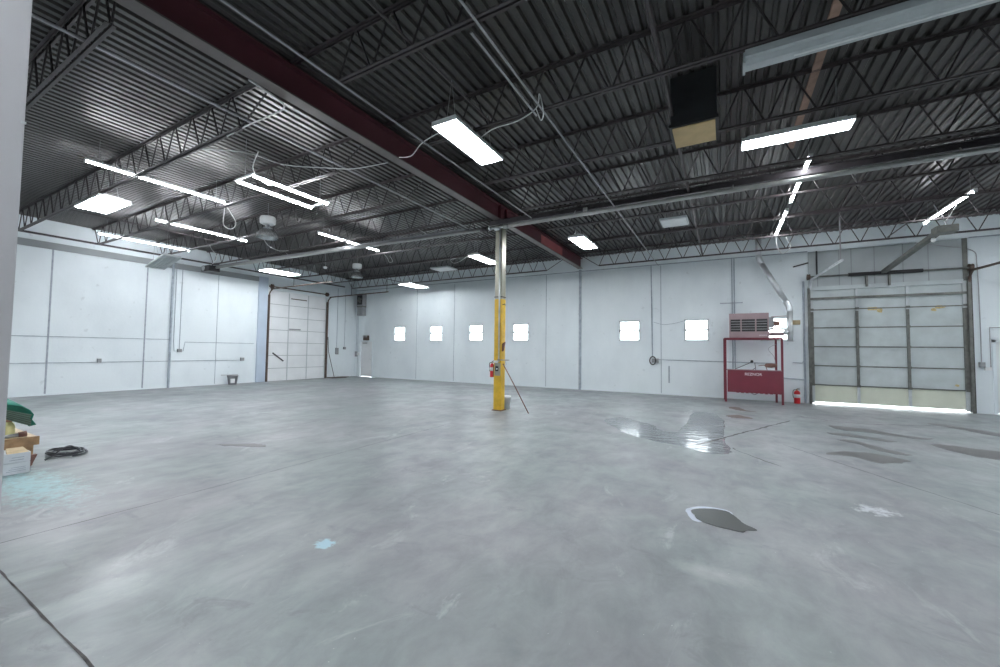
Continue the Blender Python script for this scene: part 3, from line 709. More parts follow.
# small panels between the far joists
for (x0, x1, y0, y1, z, lab) in [(-1.40, -0.76, 10.75, 11.45, 4.93, 'small unlit pale ceiling panel fixture near the sixth window'),
                                  (-10.6, -9.7, 13.0, 13.7, 4.93, 'small unlit pale ceiling panel fixture left of the yellow column')]:
    t = thing('unlit_panel_fixture', lab, 'ceiling light', ((x0 + x1) / 2, (y0 + y1) / 2, z))
    B().box(x0, x1, y0, y1, z + 0.02, z + 0.06).build('housing', 'offwhite', t)
    B().box(x0 + 0.03, x1 - 0.03, y0 + 0.03, y1 - 0.03, z, z + 0.02).build('diffuser', 'white', t)
    for s in (x0 + 0.1, x1 - 0.1): B().tube([(s, (y0 + y1) / 2, z + 0.05), (s, (y0 + y1) / 2, ZD)], 0.006, 4).build('hanger', 'conduit', t)

# chrome bell lamps
def bell(label, x, y, zb):
    t = thing('bell_lamp', label, 'bell lamp', (x, y, zb), 'chrome bell lamps')
    pr = [(0.27, 0.0), (0.262, 0.06), (0.235, 0.14), (0.19, 0.22), (0.12, 0.28), (0.07, 0.30)]
    inner = [(r - 0.008, h) for r, h in pr][::-1]
    B().lathe(pr + inner, (x, y, zb), 28, close=False).build('reflector', 'chrome', t, True)
    B().lathe([(0.02, 0.12), (0.06, 0.16), (0.06, 0.24), (0.03, 0.29)], (x, y, zb), 14).build('bulb', 'white', t, True)
    B().lathe([(0.05, 0.30), (0.05, 0.37)], (x, y, zb), 14).build('neck', 'greypl', t, True)
    B().lathe([(0.14, 0.37), (0.19, 0.40), (0.20, 0.52), (0.18, 0.58), (0.05, 0.60)], (x, y, zb), 20).build('ballast_housing', 'white', t, True)
    B().tube([(x, y, zb + 0.59), (x, y, ZD)], 0.008, 6).build('hanger', 'conduit', t)
    return t
bell('chrome bell lamp hanging left of the wide twin-tube lamp, unlit', -10.9, 6.4, 4.60)
bell('chrome bell lamp hanging above the far left corner, unlit', -13.6, 11.85, 4.62)
# small smoke detector
t = thing('ceiling_sensor', 'tiny white sensor on a stem hanging near the far left', 'sensor', (-14.0, 10.6, 4.85))
B().lathe([(0.05, 0), (0.07, 0.03), (0.07, 0.08), (0.03, 0.1)], (-14.0, 10.6, 4.80), 14).build('body', 'white', t, True)
B().tube([(-14.0, 10.6, 4.9), (-14.0, 10.6, ZD)], 0.01, 6).build('stem', 'conduit', t)

# black duct box with tan underside
db = thing('duct_box', 'black duct box with tan underside hanging below the roof deck', 'duct', (-0.31, 6.4, 4.82))
B().box(-0.64, -0.05, 6.14, 6.78, 4.86, ZD + 0.002).build('duct_body', 'blackbox', db)
B().box(-0.66, -0.03, 6.12, 6.80, 4.83, 4.88).build('rim', 'black', db)
B().box(-0.62, -0.07, 6.16, 6.76, 4.815, 4.83).build('bottom_board', 'tan', db)

# ------------------------------------------------------------------ loose cables
def cable(label, pts, r=0.009, n=7, mat='cable'):
    return tag(B().tube(smooth_path(pts, n), r, 6).build('hanging_cable', mat, smooth=True), label, 'cable')
cable('white cable looping under the end of the longest strip light at left', [(-10.53, 5.13, 5.05), (-10.6, 5.15, 4.85), (-10.7, 5.2, 4.60), (-10.55, 5.3, 4.50), (-10.35, 5.3, 4.62), (-10.45, 5.2, 4.9), (-10.53, 5.12, 5.05)])
cable('white cable dropping from a joist to the black motor box', [(-14.9, 6.85, 4.97), (-15.1, 7.0, 4.9), (-15.4, 7.3, 4.75), (-16.6, 7.8, 4.75), (-17.6, 8.2, 4.88)])
cable('pale cable strung from the twin-tube lamp to the red beam', [(-7.9, 3.33, 5.0), (-7.2, 3.8, 4.97), (-6.9, 4.3, 4.90), (-6.5, 4.9, 5.0), (-6.0, 5.1, 4.96), (-5.45, 5.4, 5.08)])
cable('pale cable looping down onto the wide twin-tube lamp', [(-7.0, 3.9, 4.98), (-7.5, 4.1, 4.85), (-7.75, 4.5, 4.78), (-7.85, 4.75, 4.92)])
cable('pale cable running from the red beam to the bright four-tube lamp', [(-5.17, 5.4, 5.12), (-4.7, 5.2, 4.95), (-4.3, 5.0, 4.98), (-3.9, 4.9, 4.99), (-3.55, 4.8, 4.95)])
cable('pale cable from the bright four-tube lamp along a joist to the conduit', [(-3.4, 5.3, 4.95), (-3.0, 5.1, 4.93), (-2.6, 5.1, 4.94), (-2.25, 5.0, 4.98), (-2.16, 4.9, 5.1), (-2.12, 4.95, 4.85), (-2.2, 5.05, 4.82), (-2.25, 5.0, 4.97)])
cable('white cable end hanging by the small strip left of the yellow column', [(-10.6, 10.4, 5.02), (-10.5, 10.5, 4.85), (-10.4, 10.5, 4.70), (-10.25, 10.5, 4.72), (-10.3, 10.4, 4.9)])
cable('white cable loop hanging beside the four-tube lamp near the yellow column', [(-7.6, 11.4, 4.88), (-7.9, 11.4, 4.7), (-8.3, 11.5, 4.66), (-8.6, 11.7, 4.85), (-8.6, 12.05, 4.98)])
cable('white cable loop hanging from the strip light above the flue pipe', [(1.38, 14.2, 5.05), (1.42, 14.25, 4.75), (1.55, 14.3, 4.55), (1.75, 14.3, 4.75), (1.62, 14.2, 5.0)])
cable('white wire loop of metal tube end at upper left by the red beam', [(XB - 0.12, 2.85, 5.10), (XB - 0.16, 3.25, 5.09), (XB - 0.25, 3.42, 5.07), (-5.9, 3.40, 5.03), (-6.3, 3.36, 5.0), (-6.9, 3.35, 4.97)], 0.012)
cable('pale cable drooping between joists left of the second bell lamp', [(-12.0, 6.85, 5.0), (-12.4, 7.3, 4.8), (-12.8, 7.9, 4.8), (-13.2, 8.5, 4.98)])

# ------------------------------------------------------------------ conduits and boxes on the walls
def wall_conduit(name, label, pts, r=0.016, mat='joint', cat='conduit', box=None):
    t = thing(name, label, cat, pts[0])
    B().tube(pts, r, 6).build('run', mat, t)
    if box:
        for b in box: B().cbox(b[0], b[1]).build('junction_box', 'greypl', t)
    return t
xl = XL + 0.025
wall_conduit('wall_conduit', 'horizontal grey conduit along the left wall, upper of two', [(xl, 2.5, 1.87), (xl, 7.35, 1.87), (xl, 7.45, 1.80)], 0.012)
wall_conduit('wall_conduit', 'horizontal grey conduit along the left wall, lower of two', [(xl, 2.5, 1.03), (xl, 10.1, 1.03)], 0.012, box=[((XL + 0.04, 5.40, 1.08), (0.08, 0.10, 0.14)), ((XL + 0.04, 10.1, 1.07), (0.08, 0.14, 0.14))])
wall_conduit('wall_pipe', 'vertical grey pipe up the left wall, floor to roof', [(XL + 0.045, 7.40, 0), (XL + 0.045, 7.40, 4.95)], 0.040, cat='pipe')
wall_conduit('wall_conduit', 'thin conduit with U-bend and round box on the left wall', [(xl, 7.52, 4.9), (xl, 7.52, 1.80), (xl, 7.55, 1.42), (xl, 7.85, 1.42), (xl, 7.90, 1.78), (xl, 10.6, 1.78)], 0.012, box=[((XL + 0.04, 7.72, 1.44), (0.08, 0.14, 0.12))])
wall_conduit('wall_conduit', 'thin vertical conduit on the left wall just right of the pipe', [(xl, 7.72, 4.9), (xl, 7.72, 1.5)], 0.010)
wall_conduit('wall_conduit', 'thin conduit with switch box between left overhead door and corner, longer drop', [(xl, 15.10, 4.95), (xl, 15.10, 1.60)], 0.012, box=[((XL + 0.05, 15.10, 1.45), (0.10, 0.16, 0.36))])
wall_conduit('wall_conduit', 'thin conduit with switch box closest to the far left corner, shorter drop', [(xl, 15.62, 4.95), (xl, 15.62, 1.70)], 0.010, box=[((XL + 0.04, 15.62, 1.62), (0.08, 0.14, 0.14))])
yw = YF - 0.025
t = wall_conduit('wall_conduit', 'vertical conduit drop ending in a coiled cord between fifth and sixth windows', [(-2.44, yw, 4.97), (-2.40, yw, 1.45)], 0.02, box=[((-2.30, YF - 0.05, 1.28), (0.24, 0.10, 0.16))])
B().tube([(-2.38 + 0.11 * math.cos(a * PI / 8), YF - 0.06 - 0.004 * a, 1.28 + 0.15 * math.sin(a * PI / 8)) for a in range(18)], 0.022, 6).build('coiled_cord', 'darksteel', t, True)
wall_conduit('wall_conduit', 'horizontal conduit on the far wall passing behind the red heater stand', [(-2.2, yw, 1.32), (1.55, yw, 1.27)], 0.016)
wall_conduit('wall_conduit', 'short conduit stub low on the far wall below the sixth window', [(-1.81, yw, 1.09), (-1.81, yw, 0.45)], 0.022)
wall_conduit('wall_conduit', 'vertical double conduit behind the heater, left of two', [(0.28, yw, 4.97), (0.28, yw, 0.9)], 0.014)
wall_conduit('wall_conduit', 'vertical double conduit behind the heater, right of two', [(0.35, yw, 4.97), (0.35, yw, 0.3)], 0.016)
wall_conduit('wall_conduit', 'short horizontal strut on the far wall above the heater', [(-0.10, yw, 3.38), (0.60, yw, 3.38)], 0.02)
wall_conduit('wall_conduit', 'horizontal pipe with hooks between the red stand and the right overhead door', [(1.65, yw, 0.80), (2.30, yw, 0.76)], 0.02)
wall_conduit('wall_conduit', 'small hooked pipe end beside the right overhead door, above the other pipe', [(2.0, yw, 1.32), (2.25, yw, 1.30), (2.30, yw, 1.38)], 0.014)
wall_conduit('wall_conduit', 'vertical white conduit at the left edge of the right overhead door', [(2.32, yw, 0), (2.32, yw, 4.0)], 0.03)
wall_conduit('wall_conduit', 'thin wire sagging between the conduit drop and the sixth window', smooth_path([(-2.35, yw, 2.76), (-2.0, yw, 2.66), (-1.6, yw, 2.70), (-1.3, yw, 2.78)], 4), 0.008)
tag(B().bar((2.05, YF - 0.06, 4.50), (2.46, YF - 0.06, 4.60), 0.03, 0.04).build('wall_bracket', 'black'), 'short black bracket on the far wall above the left of the overhead door', 'bracket')
wall_conduit('wall_conduit', 'thin conduit on the far wall in the far left corner beside the door', [(-18.70, yw, 4.6), (-18.70, yw, 1.2)], 0.012)
t = thing('door_alarm', 'small round grey alarm box beside the small far left door', 'alarm box', (-18.6, YF, 1.3))
B().box(-18.76, -18.62, YF - 0.08, YF, 1.14, 1.44).build('box', 'greypl', t)
B().lathe([(0.10, 0.0), (0.10, -0.05), (0.07, -0.07)], (-18.52, YF, 1.30), 16, 'y').build('bell', 'white', t, True)
t = thing('emergency_light', 'small brown emergency light box above the small far left door', 'emergency light', (-17.9, YF, 2.15))
B().box(-18.08, -17.70, YF - 0.12, YF, 2.085, 2.36).build('body', 'railbrown', t, bevel=0.015)
for s in (-0.10, 0.10): B().lathe([(0.05, 0), (0.06, -0.05)], (-17.89 + s, YF - 0.12, 2.30), 12, 'y').build('lamp_head', 'greypl', t, True)
# wall heater / fan near the far left corner
t = thing('wall_fan_unit', 'boxy fan unit, dark opening above grey louvre, high on far wall near left corner', 'fan unit', (-18.1, YF, 3.5))
B().box(-18.46, -17.98, YF - 0.30, YF - 0.02, 4.05, 4.75).build('casing', 'greypl', t)
B().box(-18.42, -18.02, YF - 0.31, YF - 0.29, 4.12, 4.66).build('fan_opening', 'black', t)
fb = B()
for k in range(4):
    a = k * PI / 2 + 0.4; cx, cz = -18.22, 4.39
    fb.bar((cx + 0.03 * math.cos(a), YF - 0.32, cz + 0.03 * math.sin(a)), (cx + 0.17 * math.cos(a), YF - 0.32, cz + 0.17 * math.sin(a)), 0.012, 0.12, (math.sin(a), 0, math.cos(a)))
fb.build('fan_blades', 'rail', t)
B().box(-18.46, -17.98, YF - 0.29, YF - 0.02, 3.98, 4.05).build('ledge', 'rail', t)
lv = B().box(-18.44, -18.00, YF - 0.26, YF - 0.02, 3.50, 3.98)
for k in range(6): lv.box(-18.43, -18.01, YF - 0.29, YF - 0.26, 3.54 + k * 0.07, 3.57 + k * 0.07)
lv.build('louvre', 'greypl', t)

# bin by the left wall
t = thing('trash_bin', 'small grey bin with pale sticker on the floor against the left wall', 'bin', (-18.4, 9.5, 0))
B().lathe([(0.15, 0), (0.20, 0.36), (0.21, 0.36), (0.21, 0.40), (0.18, 0.40)], (-18.42, 9.55, 0), 18).build('bin_body', 'greypl', t, True)
B().box(-18.30, -18.235, 9.40, 9.55, 0.08, 0.26).build('sticker', 'white', t)
B().bar((-18.42, 9.1, 0.42), (-18.42, 9.75, 0.41), 0.05, 0.02).build('lid_handle', 'greypl', t)

# ------------------------------------------------------------------ red stand, heater and flue
st = thing('heater_stand', 'dark red steel stand with wide front panel under the unit heater', 'stand', (0.82, 15.6, 0))
for x, y, h in ((0.05, 15.34, 2.08), (1.60, 15.34, 2.08), (0.02, 15.98, 2.08), (1.50, 15.98, 2.08)):
    B().box(x - 0.03, x + 0.03, y - 0.03, y + 0.03, 0.0, h).build('leg', 'standred', st)
B().box(0.02, 1.63, 15.31, 15.37, 2.05, 2.11).box(-0.01, 1.53, 15.95, 16.01, 2.05, 2.11).box(0.02, 0.08, 15.34, 15.98, 2.05, 2.11).box(1.50, 1.56, 15.34, 15.98, 2.05, 2.11).build('top_frame', 'standred', st)
fp = B().box(0.10, 1.57, 15.30, 15.32, 0.33, 1.05)
fp = fp.build('front_panel', 'standred', st)
B().box(0.08, 1.59, 15.28, 15.42, 1.05, 1.075).build('panel_lip', 'standmauve', st)
B().box(0.12, 1.55, 15.32, 15.92, 1.00, 1.02).build('tray', 'standred', st)
sc = B()
for k in range(10):
    a = 0.35 + k * 0.13
    sc.box(a, a + 0.08, 15.30, 15.32, 0.318 - 0.008 * math.sin(k * 1.3), 0.335)
sc.build('panel_hem', 'standred', fp)
B().tube(smooth_path([(0.75, 15.33, 0.34), (0.85, 15.33, 0.28), (0.95, 15.33, 0.34)], 5), 0.008, 5).build('hanging_loop', 'black', st)
# lettering REZNOR
def word(text, x, z, y, h, width, parent, mat='lettering', name='lettering'):
    cu = bpy.data.curves.new(name, 'FONT'); cu.body = text; cu.size = 1.0; cu.extrude = 0.01; cu.offset = 0.012
    cu.align_x = 'CENTER'; cu.align_y = 'CENTER'
    tmp = bpy.data.objects.new('tmp', cu); COL.objects.link(tmp)
    bpy.context.view_layer.update()
    me = bpy.data.meshes.new_from_object(tmp)
    bpy.data.objects.remove(tmp)
    xs = [v.co.x for v in me.vertices]; ys = [v.co.y for v in me.vertices]
    sx = width / (max(xs) - min(xs)); sy = h / (max(ys) - min(ys)); cx = (max(xs) + min(xs)) / 2; cy = (max(ys) + min(ys)) / 2
    org = parent.location + (parent.parent.location if parent.parent else Vector((0, 0, 0)))
    for v in me.vertices:
        v.co = Vector((x + (v.co.x - cx) * sx, y - v.co.z * 0.2, z + (v.co.y - cy) * sy)) - org
    me.materials.clear(); me.materials.append(M[mat])
    o = bpy.data.objects.new(name, me); COL.objects.link(o); o.parent = parent
    return o
word('REZNOR', 0.83, 0.93, 15.297, 0.085, 0.47, fp)
# things above the panel
t = thing('steel_rod', 'thin dark rod with round black knob resting slanted on the red stand', 'rod', (0.5, 15.6, 1.02))
B().tube([(0.30, 15.5, 1.06), (0.82, 15.5, 1.33)], 0.010, 6).build('rod', 'black', t)
B().lathe([(0.02, -0.02), (0.045, 0), (0.02, 0.02)], (0.80, 15.48, 1.34), 12, 'y').build('knob', 'black', t, True)
t = thing('wire_tripod', 'small dark wire tripod on the red stand below the heater', 'tripod', (0.9, 15.6, 1.02))
B().tube([(0.78, 15.5, 1.03), (0.90, 15.5, 1.14), (0.88, 15.5, 1.30)], 0.009, 5).tube([(0.90, 15.5, 1.14), (0.90, 15.5, 1.03)], 0.009, 5).build('legs', 'black', t)
t = thing('blower_motor', 'small brown motor with curved arm above right end of the red panel', 'motor', (1.35, 15.6, 1.02))
B().lathe([(0.02, -0.18), (0.06, -0.15), (0.075, 0), (0.05, 0.13), (0.02, 0.16)], (1.33, 15.5, 1.22), 14, 'x').build('body', 'rust', t, True)
B().tube(smooth_path([(0.98, 15.5, 1.20), (1.15, 15.5, 1.22), (1.2, 15.5, 1.12), (1.22, 15.5, 1.03)], 5), 0.012, 6).build('arm', 'rust', t)
B().tube(smooth_path([(1.45, 15.5, 1.2), (1.40, 15.45, 1.5), (1.25, 15.45, 1.75), (1.45, 15.4, 1.9)], 5), 0.006, 5).build('wire', 'greypl', t)

ht = thing('unit_heater', 'mauve metal unit heater with black louvres on top of the red stand', 'heater', (0.75, 15.6, 2.11))
B().box(0.17, 1.28, 15.47, 16.05, 2.11, 2.92).build('cabinet', 'standmauve', ht, bevel=0.012)
lo = B().box(0.21, 1.24, 15.462, 15.475, 2.32, 2.72).build('louvre_opening', 'black', ht)
for k in range(4):
    z = 2.385 + k * 0.085
    B().quadbox([(0.22, 15.44, z), (1.23, 15.44, z), (1.23, 15.46, z), (0.22, 15.46, z), (0.22, 15.45, z + 0.016), (1.23, 15.45, z + 0.016), (1.23, 15.465, z + 0.016), (0.22, 15.465, z + 0.016)]).build('louvre_blade', 'conduit', lo)
for x in (0.51, 0.92): B().box(x - 0.02, x + 0.02, 15.435, 15.465, 2.32, 2.72).build('divider', 'standmauve', ht)
B().box(0.17, 1.28, 15.455, 15.47, 2.73, 2.91).box(0.17, 1.28, 15.455, 15.47, 2.12, 2.31).build('face_band', 'standmauve', ht)
word('REZNOR', 1.12, 2.19, 15.453, 0.025, 0.22, ht)
B().box(0.16, 0.17, 15.5, 16.0, 2.12, 2.93).build('side_panel', 'white', ht)
B().box(1.28, 1.42, 15.6, 15.95, 2.45, 2.78).build('control_box', 'greypl', ht)
B().lathe([(0.08, 0), (0.09, 0.06), (0.06, 0.16), (0.03, 0.18)], (1.42, 15.72, 2.58), 16, 'x').build('gas_valve', 'rust', ht, True)
B().tube([(1.36, 15.7, 2.80), (1.80, 15.75, 2.82)], 0.012, 6).build('gas_pipe', 'standmauve', ht)
B().tube([(1.28, 15.72, 2.24), (1.70, 15.72, 2.24)], 0.055, 12).build('exhaust_tube', 'standmauve', ht, True)

fl = thing('flue_pipe', 'shiny galvanised flue pipe bending down from the roof to the unit heater', 'flue pipe', (1.5, 15.7, 2.0))
B().tube([(1.04, 15.72, ZD - 0.01), (1.04, 15.72, 4.80)], 0.085, 18).build('top_section', 'galv', fl, True)
B().tube(smooth_path([(1.04, 15.72, 4.86), (1.06, 15.72, 4.72), (1.12, 15.72, 4.58)], 4), 0.09, 18).build('upper_elbow', 'galv', fl, True)
B().tube([(1.12, 15.72, 4.58), (1.76, 15.72, 3.28)], 0.082, 18).build('slanted_section', 'galv', fl, True)
B().tube(smooth_path([(1.75, 15.72, 3.30), (1.84, 15.72, 3.12), (1.86, 15.72, 2.96)], 4), 0.09, 18).build('lower_elbow', 'galv', fl, True)
B().tube([(1.86, 15.72, 2.98), (1.86, 15.72, 2.0)], 0.085, 18).build('lower_section', 'galv', fl, True)
B().tube([(1.70, 15.72, 2.24), (1.80, 15.72, 2.34)], [0.06, 0.085], 14).build('tee_branch', 'galv', fl, True)
B().tube([(1.93, 15.70, 2.60), (2.12, 15.70, 2.60)], 0.075, 16).build('draft_cap', 'brass', fl, True)
for z in (2.98, 2.35): B().lathe([(0.092, -0.012), (0.092, 0.012)], (1.86, 15.72, z), 18).build('joint_band', 'galv', fl, True)

# ------------------------------------------------------------------ puddles, stains, cracks on the floor
def organic(pts, n=5, jitter=0.02):
    P_ = [Vector((x, y, 0)) for x, y in pts]; out = []; L_ = len(P_)
    for i in range(L_):
        p0, p1, p2, p3 = P_[(i - 1) % L_], P_[i], P_[(i + 1) % L_], P_[(i + 2) % L_]
        for k in range(n):
            t = k / n
            q = 0.5 * ((2 * p1) + (-p0 + p2) * t + (2 * p0 - 5 * p1 + 4 * p2 - p3) * t * t + (-p0 + 3 * p1 - 3 * p2 + p3) * t ** 3)
            out.append((q.x + random.uniform(-jitter, jitter), q.y + random.uniform(-jitter, jitter)))
    return out
def scalepts(pts, s, dx=0, dy=0):
    cx = sum(p[0] for p in pts) / len(pts); cy = sum(p[1] for p in pts) / len(pts)
    return [(cx + (p[0] - cx) * s + dx, cy + (p[1] - cy) * s + dy) for p in pts]
pud = [(-0.30, 4.60), (-0.15, 4.72), (0.0, 4.74), (0.09, 4.62), (0.15, 4.48), (0.25, 4.38), (0.17, 4.33), (0.13, 4.26), (0.0, 4.27), (-0.10, 4.29), (-0.22, 4.35), (-0.27, 4.46)]
t = thing('floor_puddle', 'small dark puddle with painted glint at its rim on the open floor, lower right of centre', 'puddle', (0, 4.5, 0))
B().poly(organic(pud, 4, 0.004), 0.0015, 0.004).build('water', 'puddle', t)
B().poly(organic([(-0.35, 4.60), (-0.20, 4.76), (0.0, 4.775), (0.06, 4.66), (-0.05, 4.5), (-0.2, 4.32), (-0.28, 4.33), (-0.33, 4.46)], 4, 0.004), 0.0005, 0.0025).build('rim_glint', 'rim', t)  # bright reflection at the water's edge, painted as a pale rim
t = tag(B().poly(organic([(-2.45, 9.5), (-2.2, 10.1), (-1.9, 9.9), (-1.45, 9.5), (-1.15, 8.95), (-0.85, 8.9), (-0.75, 10.4), (-0.75, 11.9), (-0.35, 12.3), (-0.05, 11.2), (0.0, 9.4), (0.02, 8.2), (0.08, 7.5), (-0.25, 7.3), (-0.65, 7.6), (-1.05, 7.75), (-1.45, 8.0), (-1.8, 8.3), (-2.1, 8.8)], 5, 0.03), 0.0004, 0.0020).build('wet_patch', 'wet'),
        'large wet shiny patch on floor reflecting the windows, right of the column', 'wet patch')
stains = [([(1.40, 8.25), (1.7, 8.65), (2.1, 8.75), (2.42, 8.5), (2.35, 8.25), (1.95, 8.0), (1.75, 8.3)], 'damp', 'long damp grey stain nearest the camera, before the right overhead door'),
          ([(1.88, 9.75), (2.1, 9.85), (2.35, 9.35), (2.62, 8.95), (2.45, 8.85), (2.2, 9.1), (2.1, 9.5)], 'damp', 'narrow slanted damp stain just behind the longest damp stain'),
          ([(1.85, 10.55), (2.3, 10.5), (2.75, 10.2), (2.6, 10.0), (2.2, 10.25), (1.95, 10.3)], 'damp', 'thin damp stain with rusty spot, third back from the camera'),
          ([(2.1, 11.6), (2.7, 11.5), (3.1, 11.0), (3.5, 10.9), (3.2, 10.7), (2.6, 11.0), (2.15, 11.1)], 'damp', 'broad damp stain closest to the middle of the right overhead door'),
          ([(3.25, 10.1), (3.5, 10.25), (3.9, 10.1), (4.5, 10.0), (4.4, 9.3), (3.9, 9.25), (3.5, 9.35)], 'damp', 'dark damp stain at the right edge of the picture'),
          ([(4.2, 13.2), (4.6, 13.1), (5.6, 11.4), (6.2, 10.2), (5.6, 10.3), (4.8, 11.9)], 'damp', 'long damp streak running right below the right overhead door edge'),
          ([(0.05, 11.9), (0.3, 12.15), (0.62, 11.75), (0.35, 11.6), (0.12, 11.65)], 'rustspot', 'small brown rusty stain on floor before the red stand'),
          ([(0.1, 13.75), (0.35, 13.9), (0.55, 13.3), (0.8, 13.1), (0.45, 13.15), (0.2, 13.4)], 'rustspot', 'small dark stain on floor closest to the red stand'),
          ([(-7.3, 3.55), (-6.9, 3.9), (-6.6, 3.95), (-6.5, 3.85), (-6.9, 3.7)], 'damp', 'faint thin grey smear on floor left of centre')]
for k, (p, mt, lab) in enumerate(stains):
    tag(B().poly(organic(p, 5, 0.03), 0.0005, 0.0022 + 0.0002 * k).build('floor_stain', mt), lab, 'stain')
def crack(pts, w, label, jit=0.012, step=0.12, mat='crack'):
    P_ = []
    for a, b in zip(pts[:-1], pts[1:]):
        a, b = Vector((*a, 0)), Vector((*b, 0)); n = max(1, int((b - a).length / step))
        for i in range(n): P_.append(a.lerp(b, i / n) + Vector((random.uniform(-jit, jit), random.uniform(-jit, jit), 0)))
    P_.append(Vector((*pts[-1], 0)))
    L_, R_ = [], []
    for i, p in enumerate(P_):
        d = (P_[min(i + 1, len(P_) - 1)] - P_[max(i - 1, 0)]).normalized(); s = Vector((-d.y, d.x, 0)) * w / 2 * random.uniform(0.5, 1.3)
        L_.append(p + s); R_.append(p - s)
    m = B()
    for i in range(len(P_)): m.v += [L_[i] + Vector((0, 0, 0.0026)), R_[i] + Vector((0, 0, 0.0026))]
    for i in range(len(P_) - 1): m.f.append((2 * i, 2 * i + 1, 2 * i + 3, 2 * i + 2))
    return tag(m.build('floor_crack', mat), label, 'floor crack')
crack([(-0.42, 7.83), (0.4, 9.7), (1.37, 11.85)], 0.045, 'dark slanted crack running from the wet patch towards the red stand')
crack([(0.9, 8.7), (1.85, 7.01), (2.42, 6.07), (3.4, 4.5)], 0.012, 'fine slanted crack at the lower right of the floor', 0.006, mat='crack')
crack([(-18, 0.86), (-10, 0.86), (-4.4, 0.83), (-2.75, 0.83), (-1.2, 0.83)], 0.012, 'straight floor joint at the lower left, across the near floor', 0.003)
crack([(-5.10, 0.9), (-5.10, 2.5), (-5.15, 4.4), (-5.2, 7.0)], 0.010, 'fine straight floor joint leading to the yellow column', 0.003)
crack([(0.1, 7.9), (0.45, 7.3), (0.7, 7.0)], 0.02, 'short fine crack just right of the wet patch', 0.02)
crack([(1.6, 12.9), (2.2, 12.4), (3.0, 12.3), (4.2, 12.9)], 0.03, 'wavy crack on the floor before the right overhead door', 0.03)

# ------------------------------------------------------------------ things beside the foreground column
bx = thing('shipping_carton', 'white printed carton on the floor before the wooden pallet piece', 'carton', (-7.85, 1.45, 0))
B().box(-8.00, -7.66, 1.22, 1.615, 0.0, 0.135).build('lower_box', 'cardboard', bx, bevel=0.006)
B().box(-8.00, -7.66, 1.22, 1.615, 0.14, 0.255).build('upper_box', 'cardboard', bx, bevel=0.006)
pr_ = B()
for k in range(3): pr_.box(-7.66, -7.657, 1.42 + 0.02 * k, 1.58, 0.035 + k * 0.022, 0.039 + k * 0.022)
pr_.box(-7.66, -7.657, 1.44, 1.56, 0.17, 0.176).box(-7.66, -7.657, 1.46, 1.56, 0.20, 0.205)
pr_.build('printed_lines', 'print_', bx)
B().quadbox([(-7.70, 1.42, 0.255), (-7.66, 1.42, 0.255), (-7.66, 1.60, 0.255), (-7.70, 1.60, 0.255), (-7.85, 1.44, 0.29), (-7.84, 1.44, 0.30), (-7.84, 1.58, 0.30), (-7.85, 1.58, 0.29)]).build('carton_flap', 'lightwood', bx)
pl = thing('wooden_pallet', 'brown wooden pallet piece with pale top behind the white carton', 'pallet', (-8.5, 1.6, 0))
B().box(-9.2, -8.06, 1.28, 1.75, 0.30, 0.375).build('top_board', 'lightwood', pl)
B().box(-8.06, -8.02, 1.26, 1.76, 0.27, 0.38).build('side_board', 'wood', pl)
for x, y in ((-8.12, 1.67), (-9.12, 1.36), (-9.12, 1.67)): B().box(x - 0.05, x + 0.05, y - 0.05, y + 0.05, 0, 0.30).build('leg', 'wood', pl)
B().quadbox([(-8.10, 1.62, 0), (-8.02, 1.62, 0), (-8.02, 1.70, 0), (-8.10, 1.70, 0), (-8.10, 1.62, 0.14), (-8.02, 1.62, 0.14), (-8.02, 1.75, 0.14), (-8.10, 1.75, 0.14)]).build('foot_block', 'rust', pl)
br = thing('paint_roller', 'brown-tipped roller with grey handle lying on the pallet top', 'roller', (-8.15, 1.6, 0.375))
B().tube([(-8.14, 1.36, 0.40), (-8.14, 1.60, 0.41)], 0.022, 10).build('handle', 'greypl', br, True)
B().tube([(-8.14, 1.595, 0.412), (-8.14, 1.665, 0.416)], [0.030, 0.040], 12).build('tip', 'rust', br, True)
yj = thing('yellow_jug', 'pale yellow ribbed jug with orange cap standing on the pallet', 'jug', (-8.30, 1.53, 0.375))
B().lathe([(0.06, 0), (0.07, 0.02), (0.06, 0.04), (0.07, 0.07), (0.06, 0.09), (0.07, 0.12), (0.06, 0.15), (0.05, 0.18), (0.03, 0.20)], (-8.30, 1.53, 0.375), 16).build('jug_body', 'yellowsoft', yj, True)
B().lathe([(0.035, 0.20), (0.048, 0.22), (0.045, 0.28), (0.02, 0.31)], (-8.30, 1.53, 0.375), 14).build('cap', 'skinbrown', yj, True)
gc = thing('green_umbrella', 'half-open green umbrella with striped inside leaning over the yellow jug', 'umbrella', (-8.6, 1.6, 0.375))
m = B(); apex = Vector((-8.55, 1.38, 0.90))
rimp = [(-8.02, 1.30, 0.80), (-8.04, 1.48, 0.83), (-8.06, 1.60, 0.79), (-8.08, 1.675, 0.73), (-8.10, 1.715, 0.665), (-8.10, 1.70, 0.60), (-8.12, 1.745, 0.525), (-8.20, 1.70, 0.50), (-8.4, 1.75, 0.50), (-8.8, 1.75, 0.55), (-9.0, 1.6, 0.6)]
rings = 6; k = len(rimp)
for i in range(rings + 1):
    t_ = i / rings
    for p in rimp:
        q = apex.lerp(Vector(p), t_); q.z += 0.05 * math.sin(PI * t_); m.v.append(q)
for i in range(rings):
    for j in range(k - 1): m.f.append((i * k + j, i * k + j + 1, (i + 1) * k + j + 1, (i + 1) * k + j))
o = m.build('canopy', 'green', gc, True)
sm = o.modifiers.new('s', 'SOLIDIFY'); sm.thickness = 0.006
m = B()      # folded inner cloth facing the room
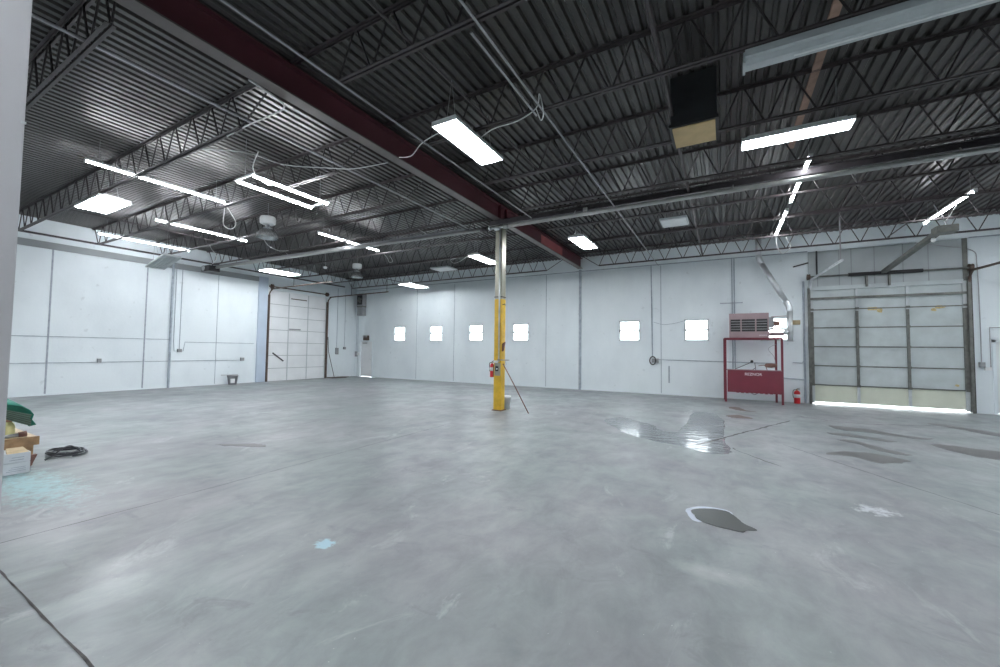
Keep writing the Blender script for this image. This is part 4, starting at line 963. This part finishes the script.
m.quadbox([(-8.14, 1.42, 0.66), (-8.12, 1.42, 0.66), (-8.12, 1.695, 0.51), (-8.14, 1.695, 0.51), (-8.14, 1.42, 0.775), (-8.12, 1.42, 0.775), (-8.11, 1.70, 0.665), (-8.13, 1.70, 0.665)])
m.build('inner_cloth', 'greenin', gc)
m = B()
for j in range(5):
    t_ = (j + 0.5) / 5
    a = Vector((-8.116, 1.43, 0.665 + 0.105 * t_)); b = Vector((-8.113, 1.69, 0.515 + 0.145 * t_)); m.bar(a, b, 0.006, 0.007)
m.build('inner_stripe', 'darksteel', gc)
B().tube([(-8.55, 1.40, 0.90), (-8.45, 1.42, 0.376)], 0.010, 6).build('shaft', 'rust', gc)

hz = thing('coiled_hose', 'coil of dark hose lying on the floor right of the pallet', 'hose', (-8.4, 2.1, 0))
pts = []
for k in range(0, 6 * 16):
    a = k * 2 * PI / 16; rr = 0.205 + 0.035 * math.sin(k * 0.37) + 0.02 * math.sin(k * 0.13)
    pts.append((-8.42 + rr * 1.25 * math.cos(a), 2.12 + rr * 0.85 * math.sin(a), 0.014 + 0.008 * (k / 16) + 0.012 * math.sin(k * 0.9) ** 2))
B().tube(pts, 0.010, 6).build('coil', 'hose', hz, True)
B().tube(smooth_path([(-8.25, 2.22, 0.06), (-8.25, 2.12, 0.15), (-8.2, 2.02, 0.13), (-8.2, 1.93, 0.05), (-8.2, 1.86, 0.012)], 6), 0.010, 6).build('loose_end', 'hose', hz, True)

# ------------------------------------------------------------------ world, camera, view
w = bpy.data.worlds.new('World'); scene.world = w; w.use_nodes = True
bg = w.node_tree.nodes['Background']
bg.inputs['Color'].default_value = (0.90, 0.95, 1.0, 1); bg.inputs['Strength'].default_value = 4.5

f, pit, yaw, roll = 401.7757, 0.0420, -0.5081, 0.0121
F = Vector((math.sin(yaw) * math.cos(pit), math.cos(yaw) * math.cos(pit), math.sin(pit)))
Rt = Vector((math.cos(yaw), -math.sin(yaw), 0)); U = Rt.cross(F)
c_, s_ = math.cos(roll), math.sin(roll)
R2 = Rt * c_ + U * s_; U2 = -Rt * s_ + U * c_
cam = bpy.data.cameras.new('camera'); co_ = bpy.data.objects.new('camera', cam); COL.objects.link(co_)
cam.sensor_width = 36.0; cam.lens = 36.0 * f / 1000.0; cam.clip_start = 0.05; cam.clip_end = 200
mw = Matrix((R2, U2, -F)).transposed().to_4x4(); mw.translation = Vector((0, 0, 1.6))
co_.matrix_world = mw
scene.camera = co_
vs = scene.view_settings
scene.display_settings.display_device = 'sRGB'
vs.view_transform = 'Standard'; vs.look = 'None'; vs.exposure = 1.75; vs.gamma = 1.0; vs.use_curve_mapping = False
scene.cycles.max_bounces = 8; scene.cycles.diffuse_bounces = 5; scene.cycles.glossy_bounces = 4
scene.cycles.transparent_max_bounces = 8
scene.cycles.sample_clamp_indirect = 6.0
scene.cycles.use_denoising = True
